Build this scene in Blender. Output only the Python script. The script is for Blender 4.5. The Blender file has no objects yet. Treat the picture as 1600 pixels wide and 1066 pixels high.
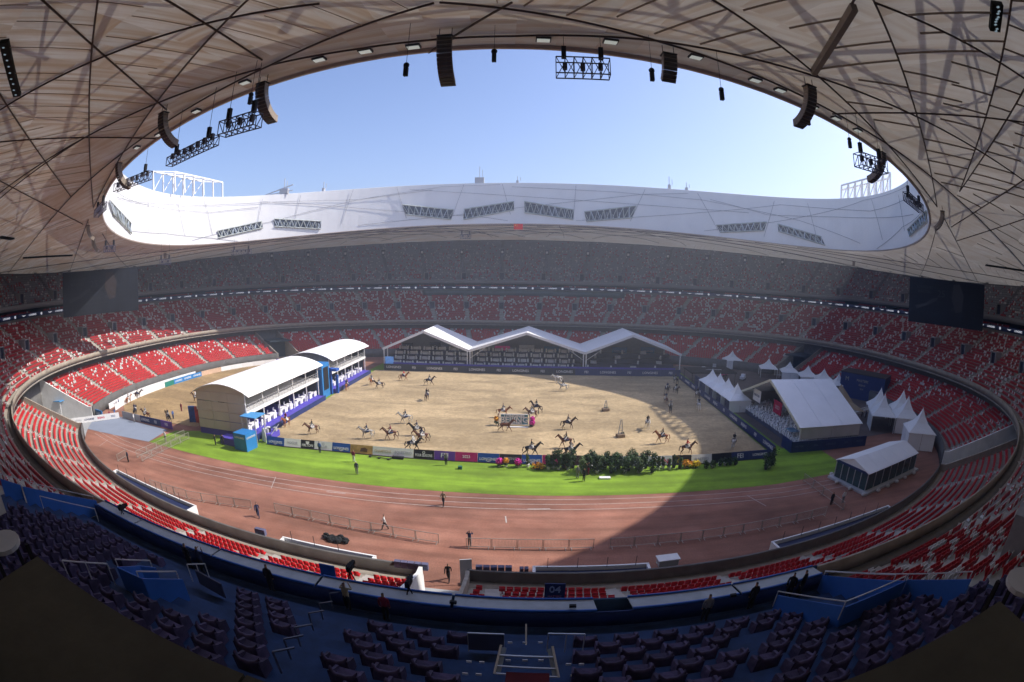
import bpy, bmesh, math, random
import numpy as np
from mathutils import Vector, Matrix, noise
R_ = math.radians
random.seed(7); rng = np.random.default_rng(7)
SC = bpy.context.scene
COL = SC.collection

# ------------------------------------------------------------------ camera, world, sun, exposure
EYE = np.array([0., 0., 24.043])
FOC, PITCH, ROLL, YAW = 746.83, .1341, .0117, -.0628
_cy, _sy, _cp, _sp = math.cos(YAW), math.sin(YAW), math.cos(PITCH), math.sin(PITCH)
_f = np.array([_sy*_cp, _cy*_cp, -_sp]); _r0 = np.array([_cy, -_sy, 0.]); _u0 = np.cross(_r0, _f)
_c, _s = math.cos(ROLL), math.sin(ROLL)
_r = _r0*_c + _u0*_s; _u = -_r0*_s + _u0*_c
cd = bpy.data.cameras.new('camera'); cam = bpy.data.objects.new('camera', cd); COL.objects.link(cam)
cam.matrix_world = Matrix(((_r[0], _u[0], -_f[0], 0), (_r[1], _u[1], -_f[1], 0), (_r[2], _u[2], -_f[2], EYE[2]), (0, 0, 0, 1)))
cd.type = 'PANO'; cd.sensor_fit = 'HORIZONTAL'; cd.sensor_width = 36.0; cd.clip_start = .05; cd.clip_end = 6000
cd.panorama_type = 'FISHEYE_EQUISOLID'
cd.fisheye_lens = FOC*36/1600; cd.fisheye_fov = R_(175)
SC.camera = cam

SUN_AZ, SUN_EL = 14.0, 42.5          # azimuth counted from +x towards +y
w = bpy.data.worlds.new('World'); SC.world = w; w.use_nodes = True
nt = w.node_tree; sky = nt.nodes.new('ShaderNodeTexSky'); sky.sky_type = 'NISHITA'; sky.sun_disc = False
sky.sun_elevation = R_(SUN_EL); sky.sun_rotation = R_(90-SUN_AZ)
sky.air_density = 1.1; sky.dust_density = 1.9; sky.ozone_density = 3.0; sky.altitude = 50
tint = nt.nodes.new('ShaderNodeMix'); tint.data_type = 'RGBA'; tint.blend_type = 'MULTIPLY'; tint.inputs[0].default_value = 1; tint.inputs[7].default_value = (1.03, 1.0, 1.15, 1)
nt.links.new(sky.outputs[0], tint.inputs[6]); nt.links.new(tint.outputs[2], nt.nodes['Background'].inputs[0]); nt.nodes['Background'].inputs[1].default_value = .15
sd = bpy.data.lights.new('sun', 'SUN'); sun = bpy.data.objects.new('sun', sd); COL.objects.link(sun)
sd.energy = 4.5; sd.angle = R_(.6); sd.color = (1, .94, .85)
sv = Vector((math.cos(R_(SUN_AZ))*math.cos(R_(SUN_EL)), math.sin(R_(SUN_AZ))*math.cos(R_(SUN_EL)), math.sin(R_(SUN_EL))))
sun.rotation_euler = sv.to_track_quat('Z', 'Y').to_euler(); sun.location = (200, 50, 200)
SC.view_settings.view_transform = 'Standard'; SC.view_settings.look = 'None'; SC.view_settings.gamma = 1
SC.view_settings.exposure = .45; SC.view_settings.use_curve_mapping = False
try:
    SC.cycles.max_bounces = 6; SC.cycles.diffuse_bounces = 3; SC.cycles.transparent_max_bounces = 8
    SC.cycles.volume_bounces = 0; SC.cycles.use_denoising = True
except Exception: pass

# ------------------------------------------------------------------ measured geometry of the place
def ray(px, py):
    dx, dy = px-800, 533-py; r = math.hypot(dx, dy)+1e-9; th = 2*math.asin(r/(2*FOC))
    return math.sin(th)*(dx/r*_r+dy/r*_u)+math.cos(th)*_f
def G(px, py, z=0.):
    d = ray(px, py); t = (z-EYE[2])/d[2]; return np.array([d[0]*t, d[1]*t, z])
def V(px, py, D):
    d = ray(px, py); t = D/math.hypot(d[0], d[1]); return np.array([d[0]*t, d[1]*t, EYE[2]+d[2]*t])
def VY(px, py, y):
    d = ray(px, py); t = y/d[1]; return np.array([d[0]*t, y, EYE[2]+d[2]*t])
def VX(px, py, x):
    d = ray(px, py); t = x/d[0]; return np.array([x, d[1]*t, EYE[2]+d[2]*t])
XB, YB = -7.7, 84.7                    # centre of the bowl
def rad(ph, a, b, n):
    return (np.abs(np.cos(ph)/a)**n+np.abs(np.sin(ph)/b)**n)**(-1/n)
def rL(ph): return rad(ph, 84.0, 54.9, 2.56)
def rT(ph): return rad(ph, 95.15, 67.6, 2.4556)
def rE(ph): return rad(ph, 115.56, 86.15, 2.6966)
XO, YO, AO, BO = -7.25, 85.8, 81.5, 56.1
def zc(x, y):
    dx, dy = (x-XO)/AO, (y-YO)/BO; s = np.sqrt(dx*dx+dy*dy); c2 = (dy*dy-dx*dx)/(s*s+1e-9); t = np.maximum(s-1, 0)
    return 37.1-1.2*t+(2.98+2.6*np.minimum(t, .8)/.8)*c2-7*np.maximum(s-1.85, 0)
def CE(px, py):
    d = ray(px, py); t = 14/max(d[2], .02)
    for _ in range(60):
        x, y = d[0]*t, d[1]*t; t = .5*t+.5*(float(zc(x, y))-EYE[2])/max(d[2], .01)
    return np.array([d[0]*t, d[1]*t, EYE[2]+d[2]*t])
def WA(px, py, off=0.):                # far inner face of the roof opening
    d = ray(px, py); a, b = AO+off, BO+off
    A = (d[0]/a)**2+(d[1]/b)**2; B = -2*(d[0]*XO/a**2+d[1]*YO/b**2); C = (XO/a)**2+(YO/b)**2-1
    t = (-B+math.sqrt(max(B*B-4*A*C, 0)))/(2*A); return EYE+d*t

# ------------------------------------------------------------------ materials
MATS = {}
def mat(name, col, rough=.8, var=.12, scale=1.5, bump=0., metal=0., trans=0., streak=None, col2=None, obj_var=0., spec=.3, emit=0.):
    if name in MATS: return MATS[name]
    m = bpy.data.materials.new(name); m.use_nodes = True; t = m.node_tree; N = t.nodes; Lk = t.links
    b = N['Principled BSDF']; b.inputs['Roughness'].default_value = rough; b.inputs['Metallic'].default_value = metal
    b.inputs['Specular IOR Level'].default_value = spec
    tc = N.new('ShaderNodeTexCoord'); mp = N.new('ShaderNodeMapping'); Lk.new(tc.outputs['Object'], mp.inputs[0])
    if streak: mp.inputs['Scale'].default_value = streak
    nz = N.new('ShaderNodeTexNoise'); nz.inputs['Scale'].default_value = scale; nz.inputs['Detail'].default_value = 6
    nz.inputs['Roughness'].default_value = .62; Lk.new(mp.outputs[0], nz.inputs['Vector'])
    rp = N.new('ShaderNodeValToRGB'); rp.color_ramp.elements[0].position = .3; rp.color_ramp.elements[1].position = .7
    c2 = col2 or tuple(min(1, c*(1+var)) for c in col); c1 = col if col2 else tuple(c*(1-var) for c in col)
    rp.color_ramp.elements[0].color = (*c1, 1); rp.color_ramp.elements[1].color = (*c2, 1)
    Lk.new(nz.outputs[0], rp.inputs[0]); out = rp.outputs[0]
    if obj_var:
        oi = N.new('ShaderNodeObjectInfo'); mr = N.new('ShaderNodeMapRange'); mr.inputs[3].default_value = 1-obj_var; mr.inputs[4].default_value = 1+obj_var
        Lk.new(oi.outputs['Random'], mr.inputs[0]); vm = N.new('ShaderNodeVectorMath'); vm.operation = 'SCALE'
        Lk.new(out, vm.inputs[0]); Lk.new(mr.outputs[0], vm.inputs['Scale']); out = vm.outputs[0]
    Lk.new(out, b.inputs['Base Color'])
    if bump:
        bp = N.new('ShaderNodeBump'); bp.inputs['Strength'].default_value = bump; bp.inputs['Distance'].default_value = .05
        Lk.new(nz.outputs[0], bp.inputs['Height']); Lk.new(bp.outputs[0], b.inputs['Normal'])
    if emit:
        b.inputs['Emission Color'].default_value = (*col, 1); b.inputs['Emission Strength'].default_value = emit
    if trans:
        tr = N.new('ShaderNodeBsdfTranslucent'); Lk.new(out, tr.inputs[0]); mx = N.new('ShaderNodeMixShader'); mx.inputs[0].default_value = trans
        Lk.new(b.outputs[0], mx.inputs[1]); Lk.new(tr.outputs[0], mx.inputs[2]); Lk.new(mx.outputs[0], N['Material Output'].inputs[0])
    MATS[name] = m; return m

# ------------------------------------------------------------------ mesh helpers
class MB:
    """collects faces of one mesh"""
    def __init__(s): s.v = []; s.f = []; s.m = []; s.n = 0
    def add(s, vs, fs, mi=0):
        s.v += [tuple(map(float, p)) for p in vs]; s.f += [tuple(i+s.n for i in f) for f in fs]; s.m += [mi]*len(fs); s.n += len(vs); return s
    def box(s, c, size, rz=0., mi=0, M=None):
        x, y, z = [q/2 for q in size]; P = [(a*x, b*y, d*z) for d in (-1, 1) for b in (-1, 1) for a in (-1, 1)]
        ca, sa = math.cos(rz), math.sin(rz); P = [(p[0]*ca-p[1]*sa+c[0], p[0]*sa+p[1]*ca+c[1], p[2]+c[2]) for p in P]
        if M is not None: P = [tuple(M @ Vector(p)) for p in P]
        return s.add(P, [(0, 2, 3, 1), (4, 5, 7, 6), (0, 1, 5, 4), (2, 6, 7, 3), (0, 4, 6, 2), (1, 3, 7, 5)], mi)
    def bar(s, a, b, w=.1, h=None, mi=0, up=(0, 0, 1)):
        h = h or w; a = Vector(a); b = Vector(b); d = (b-a)
        if d.length < 1e-6: return s
        d.normalize(); u = Vector(up)
        if abs(d.dot(u)) > .97: u = Vector((1, 0, 0))
        x = d.cross(u).normalized(); y = x.cross(d).normalized()
        P = [a+x*i*w/2+y*j*h/2 for i, j in ((-1, -1), (1, -1), (1, 1), (-1, 1))]+[b+x*i*w/2+y*j*h/2 for i, j in ((-1, -1), (1, -1), (1, 1), (-1, 1))]
        return s.add(P, [(3, 2, 1, 0), (4, 5, 6, 7), (0, 1, 5, 4), (1, 2, 6, 5), (2, 3, 7, 6), (3, 0, 4, 7)], mi)
    def tube(s, pts, r, n=6, mi=0, closed=False):
        P = [Vector(p) for p in pts]; k = len(P); rr = r if hasattr(r, '__len__') else [r]*k; vs = []
        for i, p in enumerate(P):
            d = (P[(i+1) % k]-P[i-1]) if closed else (P[min(i+1, k-1)]-P[max(i-1, 0)])
            d.normalize(); u = Vector((0, 0, 1)) if abs(d.z) < .95 else Vector((1, 0, 0)); x = d.cross(u).normalized(); y = x.cross(d)
            vs += [p+(x*math.cos(2*math.pi*j/n)+y*math.sin(2*math.pi*j/n))*rr[i] for j in range(n)]
        fs = []
        for i in range(k if closed else k-1):
            o, q = i*n, ((i+1) % k)*n; fs += [(o+j, o+(j+1) % n, q+(j+1) % n, q+j) for j in range(n)]
        if not closed: fs += [tuple(range(n))[::-1], tuple(range((k-1)*n, k*n))]
        return s.add(vs, fs, mi)
    def prism(s, poly, z0, z1, mi=0):
        n = len(poly); z0s = z0 if hasattr(z0, '__len__') else [z0]*n; z1s = z1 if hasattr(z1, '__len__') else [z1]*n
        return s.add([(p[0], p[1], z) for p, z in zip(poly, z0s)]+[(p[0], p[1], z) for p, z in zip(poly, z1s)],
                     [tuple(range(n))[::-1], tuple(range(n, 2*n))]+[(i, (i+1) % n, n+(i+1) % n, n+i) for i in range(n)], mi)
    def slab(s, quad, th, mi=0):       # a plate of thickness th under / behind four corners
        q = [Vector(p) for p in quad]; nn = (q[1]-q[0]).cross(q[-1]-q[0]).normalized()*th; k = len(q)
        return s.add(list(q)+[p-nn for p in q], [tuple(range(k)), tuple(range(k, 2*k))[::-1]]+[(i, k+i, k+(i+1) % k, (i+1) % k) for i in range(k)], mi)
    def ball(s, c, r, n=8, k=5, mi=0, sz=(1, 1, 1)):
        vs = [(c[0], c[1], c[2]+r*sz[2])]
        for i in range(1, k):
            a = math.pi*i/k; vs += [(c[0]+r*sz[0]*math.sin(a)*math.cos(2*math.pi*j/n), c[1]+r*sz[1]*math.sin(a)*math.sin(2*math.pi*j/n), c[2]+r*sz[2]*math.cos(a)) for j in range(n)]
        vs.append((c[0], c[1], c[2]-r*sz[2])); fs = [(0, 1+j, 1+(j+1) % n) for j in range(n)]
        for i in range(k-2): fs += [(1+i*n+j, 1+(i+1)*n+j, 1+(i+1)*n+(j+1) % n, 1+i*n+(j+1) % n) for j in range(n)]
        e = 1+(k-1)*n; fs += [(e, 1+(k-2)*n+(j+1) % n, 1+(k-2)*n+j) for j in range(n)]
        return s.add(vs, fs, mi)
    def mesh(s, name='mesh'):
        me = bpy.data.meshes.new(name); me.from_pydata(s.v, [], s.f)
        if any(s.m): me.polygons.foreach_set('material_index', s.m)
        me.update(); return me
    def build(s, name, mats, parent=None, loc=None, rz=0.):
        return put(name, s.mesh(name), mats, parent, loc, rz)
def put(name, me, mats=None, parent=None, loc=None, rz=0.):
    if mats is not None and len(me.materials) == 0:
        for m in (mats if isinstance(mats, (list, tuple)) else [mats]): me.materials.append(m)
    o = bpy.data.objects.new(name, me); COL.objects.link(o)
    if parent is not None: o.parent = parent
    if loc is not None: o.location = tuple(map(float, loc))
    o.rotation_euler[2] = rz
    return o
def tag(o, label=None, cat=None, group=None, kind=None):
    if label: o['label'] = label
    if cat: o['category'] = cat
    if group: o['group'] = group
    if kind: o['kind'] = kind
    return o
def thing(name, label, cat, loc=(0, 0, 0), rz=0., group=None):
    o = bpy.data.objects.new(name, None); COL.objects.link(o); o.location = tuple(map(float, loc)); o.rotation_euler[2] = rz
    o.empty_display_size = .3
    return tag(o, label, cat, group)
def dup(root, loc, rz=0., label=None, scale=None):
    r = root.copy(); COL.objects.link(r); r.location = tuple(map(float, loc)); r.rotation_euler[2] = rz
    if label: r['label'] = label
    if scale: r.scale = scale
    for ch in list(root.children):
        c = ch.copy(); COL.objects.link(c); c.parent = r
        for g in ch.children:
            d = g.copy(); COL.objects.link(d); d.parent = c
    return r
def bulk(name, verts, quads, mi, mats, parent=None, kind=None):
    me = bpy.data.meshes.new(name); nv, nf = len(verts), len(quads)
    me.vertices.add(nv); me.vertices.foreach_set('co', np.ascontiguousarray(verts, dtype=np.float32).ravel())
    me.loops.add(nf*4); me.loops.foreach_set('vertex_index', np.ascontiguousarray(quads, dtype=np.int32).ravel())
    me.polygons.add(nf); me.polygons.foreach_set('loop_start', np.arange(0, nf*4, 4, dtype=np.int32)); me.polygons.foreach_set('loop_total', np.full(nf, 4, dtype=np.int32))
    if mi is not None: me.polygons.foreach_set('material_index', np.ascontiguousarray(mi, dtype=np.int32))
    me.update(calc_edges=True); o = put(name, me, mats, parent)
    if kind: o['kind'] = kind
    return o
_tm = {}
def text_mesh(txt, size=1., ext=.01, bold=0.):
    k = (txt, size, ext, bold)
    if k in _tm: return _tm[k]
    c = bpy.data.curves.new('lettering', 'FONT'); c.body = txt; c.size = size; c.align_x = 'CENTER'; c.align_y = 'CENTER'
    c.extrude = ext; c.offset = bold; c.resolution_u = 2
    o = bpy.data.objects.new('t', c); COL.objects.link(o); dg = bpy.context.evaluated_depsgraph_get()
    me = bpy.data.meshes.new_from_object(o.evaluated_get(dg)); bpy.data.objects.remove(o); me.materials.clear(); _tm[k] = me; return me
def text(parent, txt, loc, size, m, rx=math.pi/2, rz=0., name='lettering', bold=0., fit=None):
    me = text_mesh(txt, size, .01, bold).copy()
    o = put(name, me, m, parent, loc); o.rotation_euler = (rx, 0, rz)
    if fit:
        xs = [v.co.x for v in me.vertices]; wd = max(xs)-min(xs)
        if wd > fit: o.scale = (fit/wd, 1, 1)
    return o

ords = 'first second third fourth fifth sixth seventh eighth ninth tenth eleventh twelfth thirteenth fourteenth fifteenth sixteenth seventeenth eighteenth nineteenth twentieth'.split()+['twenty-%s' % w_ for w_ in 'first second third fourth fifth sixth seventh eighth ninth'.split()]+['thirtieth']*30
concrete = mat('concrete', (.33, .30, .255), .9, .2, 1.2, .2)
concrete_d = mat('dark concrete', (.16, .155, .15), .9, .2, 1.0, .2)
red_pl = mat('red plastic', (.52, .014, .02), .6, .18, .35, spec=.25)
white_pl = mat('white plastic', (.62, .61, .60), .5, .06, 2., spec=.4)
grey_pl = mat('grey plastic', (.42, .42, .43), .5, .1, 2.)
white_m = mat('white membrane', (.9, .9, .9), .6, .05, .3)
white_paint = mat('white paint', (.8, .8, .8), .5, .05, 3)
steel = mat('dark steel', (.045, .04, .045), .5, .2, 3, metal=.3)
steel_l = mat('pale steel', (.55, .56, .58), .4, .1, 3, metal=.4)
line_p = mat('worn line paint', (.5, .47, .45), .7, .2, 2.)
black = mat('black cloth', (.012, .012, .014), .8, .2, 3)
navy = mat('navy board', (.018, .035, .14), .55, .15, 1.)
blue = mat('blue panel', (.02, .10, .42), .45, .1, 1.)
blue_b = mat('bright blue print', (.03, .2, .5), .45, .1, 1.)
purple = mat('purple print', (.14, .05, .35), .5, .1, 1.)
violet = mat('violet base cloth', (.09, .07, .42), .7, .15, 1.)
magenta = mat('magenta print', (.5, .02, .16), .5, .1, 1.)
gold = mat('gold picture print', (.5, .3, .1), .5, .5, .8)
glass_d = mat('dark glass', (.03, .07, .08), .15, .3, .5, spec=.6)
wood = mat('brown board', (.05, .045, .03), .75, .25, 3., .15)
rubber = mat('red track rubber', (.235, .103, .07), .9, .14, .35, .1, col2=(.30, .145, .102))
turf_m = mat('green artificial turf', (.15, .25, .018), .9, .12, .6, .2, col2=(.19, .31, .025))
sand_m = mat('arena sand', (.43, .315, .175), .95, .1, .9, .4, col2=(.53, .40, .23), streak=(.35, 1., 1.))
sand_d = mat('warm-up sand', (.40, .27, .13), .95, .1, .9, .4, col2=(.47, .33, .17))
# ------------------------------------------------------------------ the ground and what covers it
def sheet(name, poly, z, m, th=.02, kind='structure'):
    b = MB(); b.prism(poly, z-th, z); o = b.build(name, m); o['kind'] = kind; return o
g = MB(); g.add([(-600, -540, -.35), (600, -540, -.35), (600, 660, -.35), (-600, 660, -.35)], [(0, 1, 2, 3)])
g.build('ground', mat('outer paving', (.22, .21, .2), .9))['kind'] = 'structure'
PHS = np.radians(np.arange(-180, 180, 2.0))
sheet('running_track', [(XB+(rL(p)-.3)*math.cos(p), YB+(rL(p)-.3)*math.sin(p)) for p in PHS], 0, rubber, .3)
y0t = 48.6
sheet('turf', [(-60.5, 50.3), (-50, 49.6), (-36, 48.9), (-20, y0t), (0, y0t+.2), (15, y0t+.6), (30, 49.6), (41, 51.0), (44, 55), (44, 62), (38, 130), (-44, 130), (-47, 62), (-60, 57)], .012, turf_m)
sheet('carpet', [(-88.5, 50.6), (-80.9, 48.8), (-60.6, 50.25), (-61.8, 56.6), (-78.6, 58.2)], .02, mat('grey blue carpet', (.24, .28, .36), .95, .06, .4))
# the riding sand, a real surface with hoof-worn relief
def sand_sheet(name, poly, z, m, step=1.6):
    xs = [p[0] for p in poly]; ys = [p[1] for p in poly]
    def inside(x, y):
        c = False; n = len(poly)
        for i in range(n):
            x1, y1 = poly[i]; x2, y2 = poly[(i+1) % n]
            if (y1 > y) != (y2 > y) and x < (x2-x1)*(y-y1)/(y2-y1)+x1: c = not c
        return c
    b = bmesh.new(); vs = [b.verts.new((p[0], p[1], z)) for p in poly]; b.faces.new(vs)
    for k in range(1, int((max(xs)-min(xs))/step)):
        bmesh.ops.bisect_plane(b, geom=b.verts[:]+b.edges[:]+b.faces[:], plane_co=(min(xs)+k*step, 0, 0), plane_no=(1, 0, 0))
    for k in range(1, int((max(ys)-min(ys))/step)):
        bmesh.ops.bisect_plane(b, geom=b.verts[:]+b.edges[:]+b.faces[:], plane_co=(0, min(ys)+k*step, 0), plane_no=(0, 1, 0))
    for v in b.verts: v.co.z = z+.06*noise.noise(Vector((v.co.x*.35, v.co.y*.35, 0)))+.03*noise.noise(Vector((v.co.x*1.3, v.co.y*1.3, 4)))
    if b.faces[:] and sum(f.normal.z for f in b.faces) < 0: bmesh.ops.reverse_faces(b, faces=b.faces[:])
    me = bpy.data.meshes.new(name); b.to_mesh(me); b.free()
    for p in me.polygons: p.use_smooth = True
    o = put(name, me, m); o['kind'] = 'structure'; return o
def sand_shader(m, tone):
    t = m.node_tree; N = t.nodes; Lk = t.links; b = N['Principled BSDF']
    tc = N.new('ShaderNodeTexCoord'); old = b.inputs['Base Color'].links[0].from_socket
    cols = old
    for sc, stretch, amt, lo, hi in ((.05, (1, 2.4, 1), .30, .42, .62), (.9, (1, 1, 1), .16, .4, .6), (5.5, (.5, 1, 1), .3, .35, .65)):
        mp = N.new('ShaderNodeMapping'); mp.inputs['Scale'].default_value = stretch; Lk.new(tc.outputs['Object'], mp.inputs[0])
        nz = N.new('ShaderNodeTexNoise'); nz.inputs['Scale'].default_value = sc; nz.inputs['Detail'].default_value = 8; nz.inputs['Distortion'].default_value = 1.2
        Lk.new(mp.outputs[0], nz.inputs['Vector']); mr = N.new('ShaderNodeMapRange'); mr.inputs[1].default_value = lo; mr.inputs[2].default_value = hi
        mr.inputs[3].default_value = 1-amt*.8; mr.inputs[4].default_value = 1+amt*.35; Lk.new(nz.outputs[0], mr.inputs[0])
        vm = N.new('ShaderNodeVectorMath'); vm.operation = 'SCALE'; Lk.new(cols, vm.inputs[0]); Lk.new(mr.outputs[0], vm.inputs['Scale']); cols = vm.outputs[0]
    Lk.new(cols, b.inputs['Base Color'])
sand_shader(sand_m, 0); sand_shader(sand_d, 0)
sand_sheet('arena_sand', [(-42.2, 59.9), (-41.5, 59.4), (-20, 59.0), (0, 58.6), (34.2, 58.9), (34.6, 116), (-42.8, 116)], .1, sand_m, 1.3)
sand_sheet('warm_up_sand', [(-78, 59.2), (-57.5, 60.2), (-56, 70), (-56, 100), (-50, 125), (-55, 133), (-78, 133), (-90, 118), (-95, 100), (-94, 80), (-87, 66)], .08, sand_d, 2.2)
def wornfloor(m):
    bands = m.name == 'green artificial turf'
    t = m.node_tree; N = t.nodes; Lk = t.links; b = N['Principled BSDF']; cols = b.inputs['Base Color'].links[0].from_socket; tc = N.new('ShaderNodeTexCoord')
    for sc, stretch, amt in ((.06, (1, 3, 1), .22), (.45, (.5, 1.4, 1), .12), (7, (1, 1, 1), .14))+(((.5, (.02, 1.6, 1), .16),) if bands else ((.8, (.03, 1.2, 1), .14),)):
        mp = N.new('ShaderNodeMapping'); mp.inputs['Scale'].default_value = stretch; Lk.new(tc.outputs['Object'], mp.inputs[0])
        nz = N.new('ShaderNodeTexNoise'); nz.inputs['Scale'].default_value = sc; nz.inputs['Detail'].default_value = 8; Lk.new(mp.outputs[0], nz.inputs['Vector'])
        mr = N.new('ShaderNodeMapRange'); mr.inputs[1].default_value = .35; mr.inputs[2].default_value = .65; mr.inputs[3].default_value = 1-amt; mr.inputs[4].default_value = 1+amt
        Lk.new(nz.outputs[0], mr.inputs[0]); vm = N.new('ShaderNodeVectorMath'); vm.operation = 'SCALE'; Lk.new(cols, vm.inputs[0]); Lk.new(mr.outputs[0], vm.inputs['Scale']); cols = vm.outputs[0]
    Lk.new(cols, b.inputs['Base Color'])
wornfloor(rubber); wornfloor(turf_m)
# painted lines on the rubber
ln = MB()
def line(pts, wd=.07):
    for a, b in zip(pts[:-1], pts[1:]):
        a = np.array(a, float); b = np.array(b, float); d = b-a; d /= np.linalg.norm(d); n = np.array([-d[1], d[0]])*wd/2
        ln.add([(*(a-n), .008), (*(b-n), .008), (*(b+n), .008), (*(a+n), .008)], [(0, 1, 2, 3)])
for dy, ex in ((0, 0), (-1.22, 0), (-2.44, 0)):
    line([(-75, 46.9+dy+3.6), (-66, 46.9+dy+1.6), (-55, 46.9+dy+.4), (-45, 46.8+dy), (-33, 46.9+dy), (-17, 47.1+dy), (-3, 48.1+dy-.4), (12, 48.2+dy), (30, 48.3+dy), (40, 49.0+dy), (52, 51.8+dy)])
for x in (-68, -55, -31, 26, 41): line([(x, 44.0), (x-1.2, 47.2)])
line([(-3.2, 43.6), (-3.0, 42.2)], .12)
for x0 in (-24, -1): line([(x0, 45.4), (x0+2.4, 45.6)], .1)
ln.build('track_marking', line_p)['kind'] = 'structure'

# ------------------------------------------------------------------ the three tiers of the bowl
def pxy(r, ph): return np.stack([XB+r*np.cos(ph), YB+r*np.sin(ph)], -1)
def in_gap(ph, gaps):
    d = np.degrees(ph); d = (d+180) % 360-180; m = np.zeros_like(d, bool)
    for a, b in gaps: m |= (d > a) & (d < b)
    return m
def row_samples(rf, spacing, phase=0.):
    ph = np.linspace(-math.pi, math.pi, 6001); r = rf(ph); P = pxy(r, ph); s = np.concatenate([[0], np.cumsum(np.hypot(*np.diff(P, axis=0).T))])
    n = int(s[-1]/spacing); q = (np.arange(n)+phase)*spacing; pp = np.interp(q, s, ph)
    e = 1e-4; t = pxy(rf(pp+e), pp+e)-pxy(rf(pp-e), pp-e); t /= np.linalg.norm(t, axis=1)[:, None]
    nout = np.stack([t[:, 1], -t[:, 0]], -1)
    return pp, pxy(rf(pp), pp), t, nout
mid = lambda p: (rT(p)+rE(p))/2
_pp, _P, _, _ = row_samples(mid, 1.0)
def even_aisles(n, px, py, z):
    g0 = G(px, py, z); p0 = math.atan2(g0[1]-YB, g0[0]-XB); L = len(_pp); i0 = int(np.argmin(np.abs(_pp-p0)))
    return np.array([_pp[int(i0+k*L/n) % L] for k in range(n)])
AIS = even_aisles(50, 785, 481, 14.2)
GL = [(-158.0, -150.0), (-33.2, -28.6), (-91.0, -87.2), (147.0, 151.5), (21.3, 25.2)]
VIPG = [(-107.6, -71.2)]
def away_from_aisles(P, hw=.62):
    ok = np.ones(len(P), bool)
    for a in AIS:
        d = np.array([math.cos(a), math.sin(a)]); q = P-np.array([XB, YB]); along = q@d; perp = np.abs(q[:, 0]*d[1]-q[:, 1]*d[0])
        ok &= ~((perp < hw) & (along > 0))
    return ok
SEAT_W = .45
def seat_template(detail):
    b = MB(); w = SEAT_W/2
    if detail == 2:                    # folded-shell stadium seat with rounded back
        prof = [(-w, 0), (-w, .26), (-w*.72, .36), (w*.72, .36), (w, .26), (w, 0)]
        fr = [(x, .16+z*.16, .42+z) for x, z in prof]; bk = [(x, .21+z*.16, .42+z) for x, z in prof]; n = 6
        b.add(fr+bk, [tuple(range(n)), tuple(range(n, 2*n))[::-1]]+[(i, n+i, n+(i+1) % n, (i+1) % n) for i in range(n)])
        b.add([(-w, .0, .74), (w, .0, .74), (w, .15, .40), (-w, .15, .40), (-w, -.05, .72), (w, -.05, .72), (w, .10, .38), (-w, .10, .38)], [(0, 1, 2, 3), (4, 7, 6, 5), (0, 4, 5, 1), (1, 5, 6, 2), (3, 2, 6, 7), (0, 3, 7, 4)])
        b.box((0, .1, .18), (.08, .12, .36))
        return b
    b.add([(-w, -.12, .44), (w, -.12, .44), (w, .18, .38), (-w, .18, .38), (-w, .17, .78), (w, .17, .78), (w, .23, .78), (-w, .23, .78), (-w, .2, .3), (w, .2, .3), (-w, -.10, .36), (w, -.10, .36)],
          [(0, 1, 2, 3), (3, 2, 5, 4), (4, 5, 6, 7), (7, 6, 9, 8), (0, 10, 11, 1), (0, 3, 8, 10), (1, 11, 9, 2), (3, 4, 7, 8), (2, 9, 6, 5)])
    return b
SEATM = [red_pl, white_pl, mat('bluish grey plastic', (.29, .30, .34), .6, .1, 2.), mat('shade-toned red plastic', (.40, .02, .028), .55, .2, .4, spec=.3)]  # darker red has the shade of the higher tiers put into the colour
_sm2 = seat_template(2).mesh('seat')
SEATME = []
for _m in SEATM:
    _e = _sm2.copy(); _e.materials.append(_m); SEATME.append(_e)
_t = seat_template(1); TV = np.array(_t.v); TQ = np.array(_t.f)
def seats(root, rows, colour, pick):
    """rows: list of (P, T, N, z); colour(row, P) -> material index; the 300 nearest become parts"""
    P = np.concatenate([r[0] for r in rows]); T = np.concatenate([r[1] for r in rows]); N = np.concatenate([r[2] for r in rows]); Z = np.concatenate([np.full(len(r[0]), r[3]) if np.isscalar(r[3]) else r[3] for r in rows])
    K = np.concatenate([np.full(len(r[0]), i) for i, r in enumerate(rows)]); C = colour(K/max(1, len(rows)-1), P)
    d = np.sqrt(P[:, 0]**2+P[:, 1]**2+(Z-EYE[2])**2); d = np.where(pick(P, K), d, 1e6); order = np.argsort(d)[:300]; order = order[d[order] < 1e5]
    for i in order:
        a = math.atan2(N[i, 1], N[i, 0])-math.pi/2
        put('seat', SEATME[C[i]], None, root, (P[i, 0], P[i, 1], Z[i]), a)
    keep = np.ones(len(P), bool); keep[order] = False; P, T, N, Z, C = P[keep], T[keep], N[keep], Z[keep], C[keep]
    tilt = (rng.random(len(P)) < .03)
    X = P[:, None, 0]+TV[None, :, 0]*T[:, None, 0]+TV[None, :, 1]*N[:, None, 0]
    Y = P[:, None, 1]+TV[None, :, 0]*T[:, None, 1]+TV[None, :, 1]*N[:, None, 1]
    ZZ = Z[:, None]+TV[None, :, 2]*(1-.25*tilt[:, None])
    v = np.stack([X, Y, ZZ], -1).reshape(-1, 3); q = (TQ[None]+(np.arange(len(P))*len(TV))[:, None, None]).reshape(-1, 4)
    bulk('seat_rows', v, q, np.repeat(C, len(TQ)), SEATM, root, 'stuff')
    return len(P)
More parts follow.
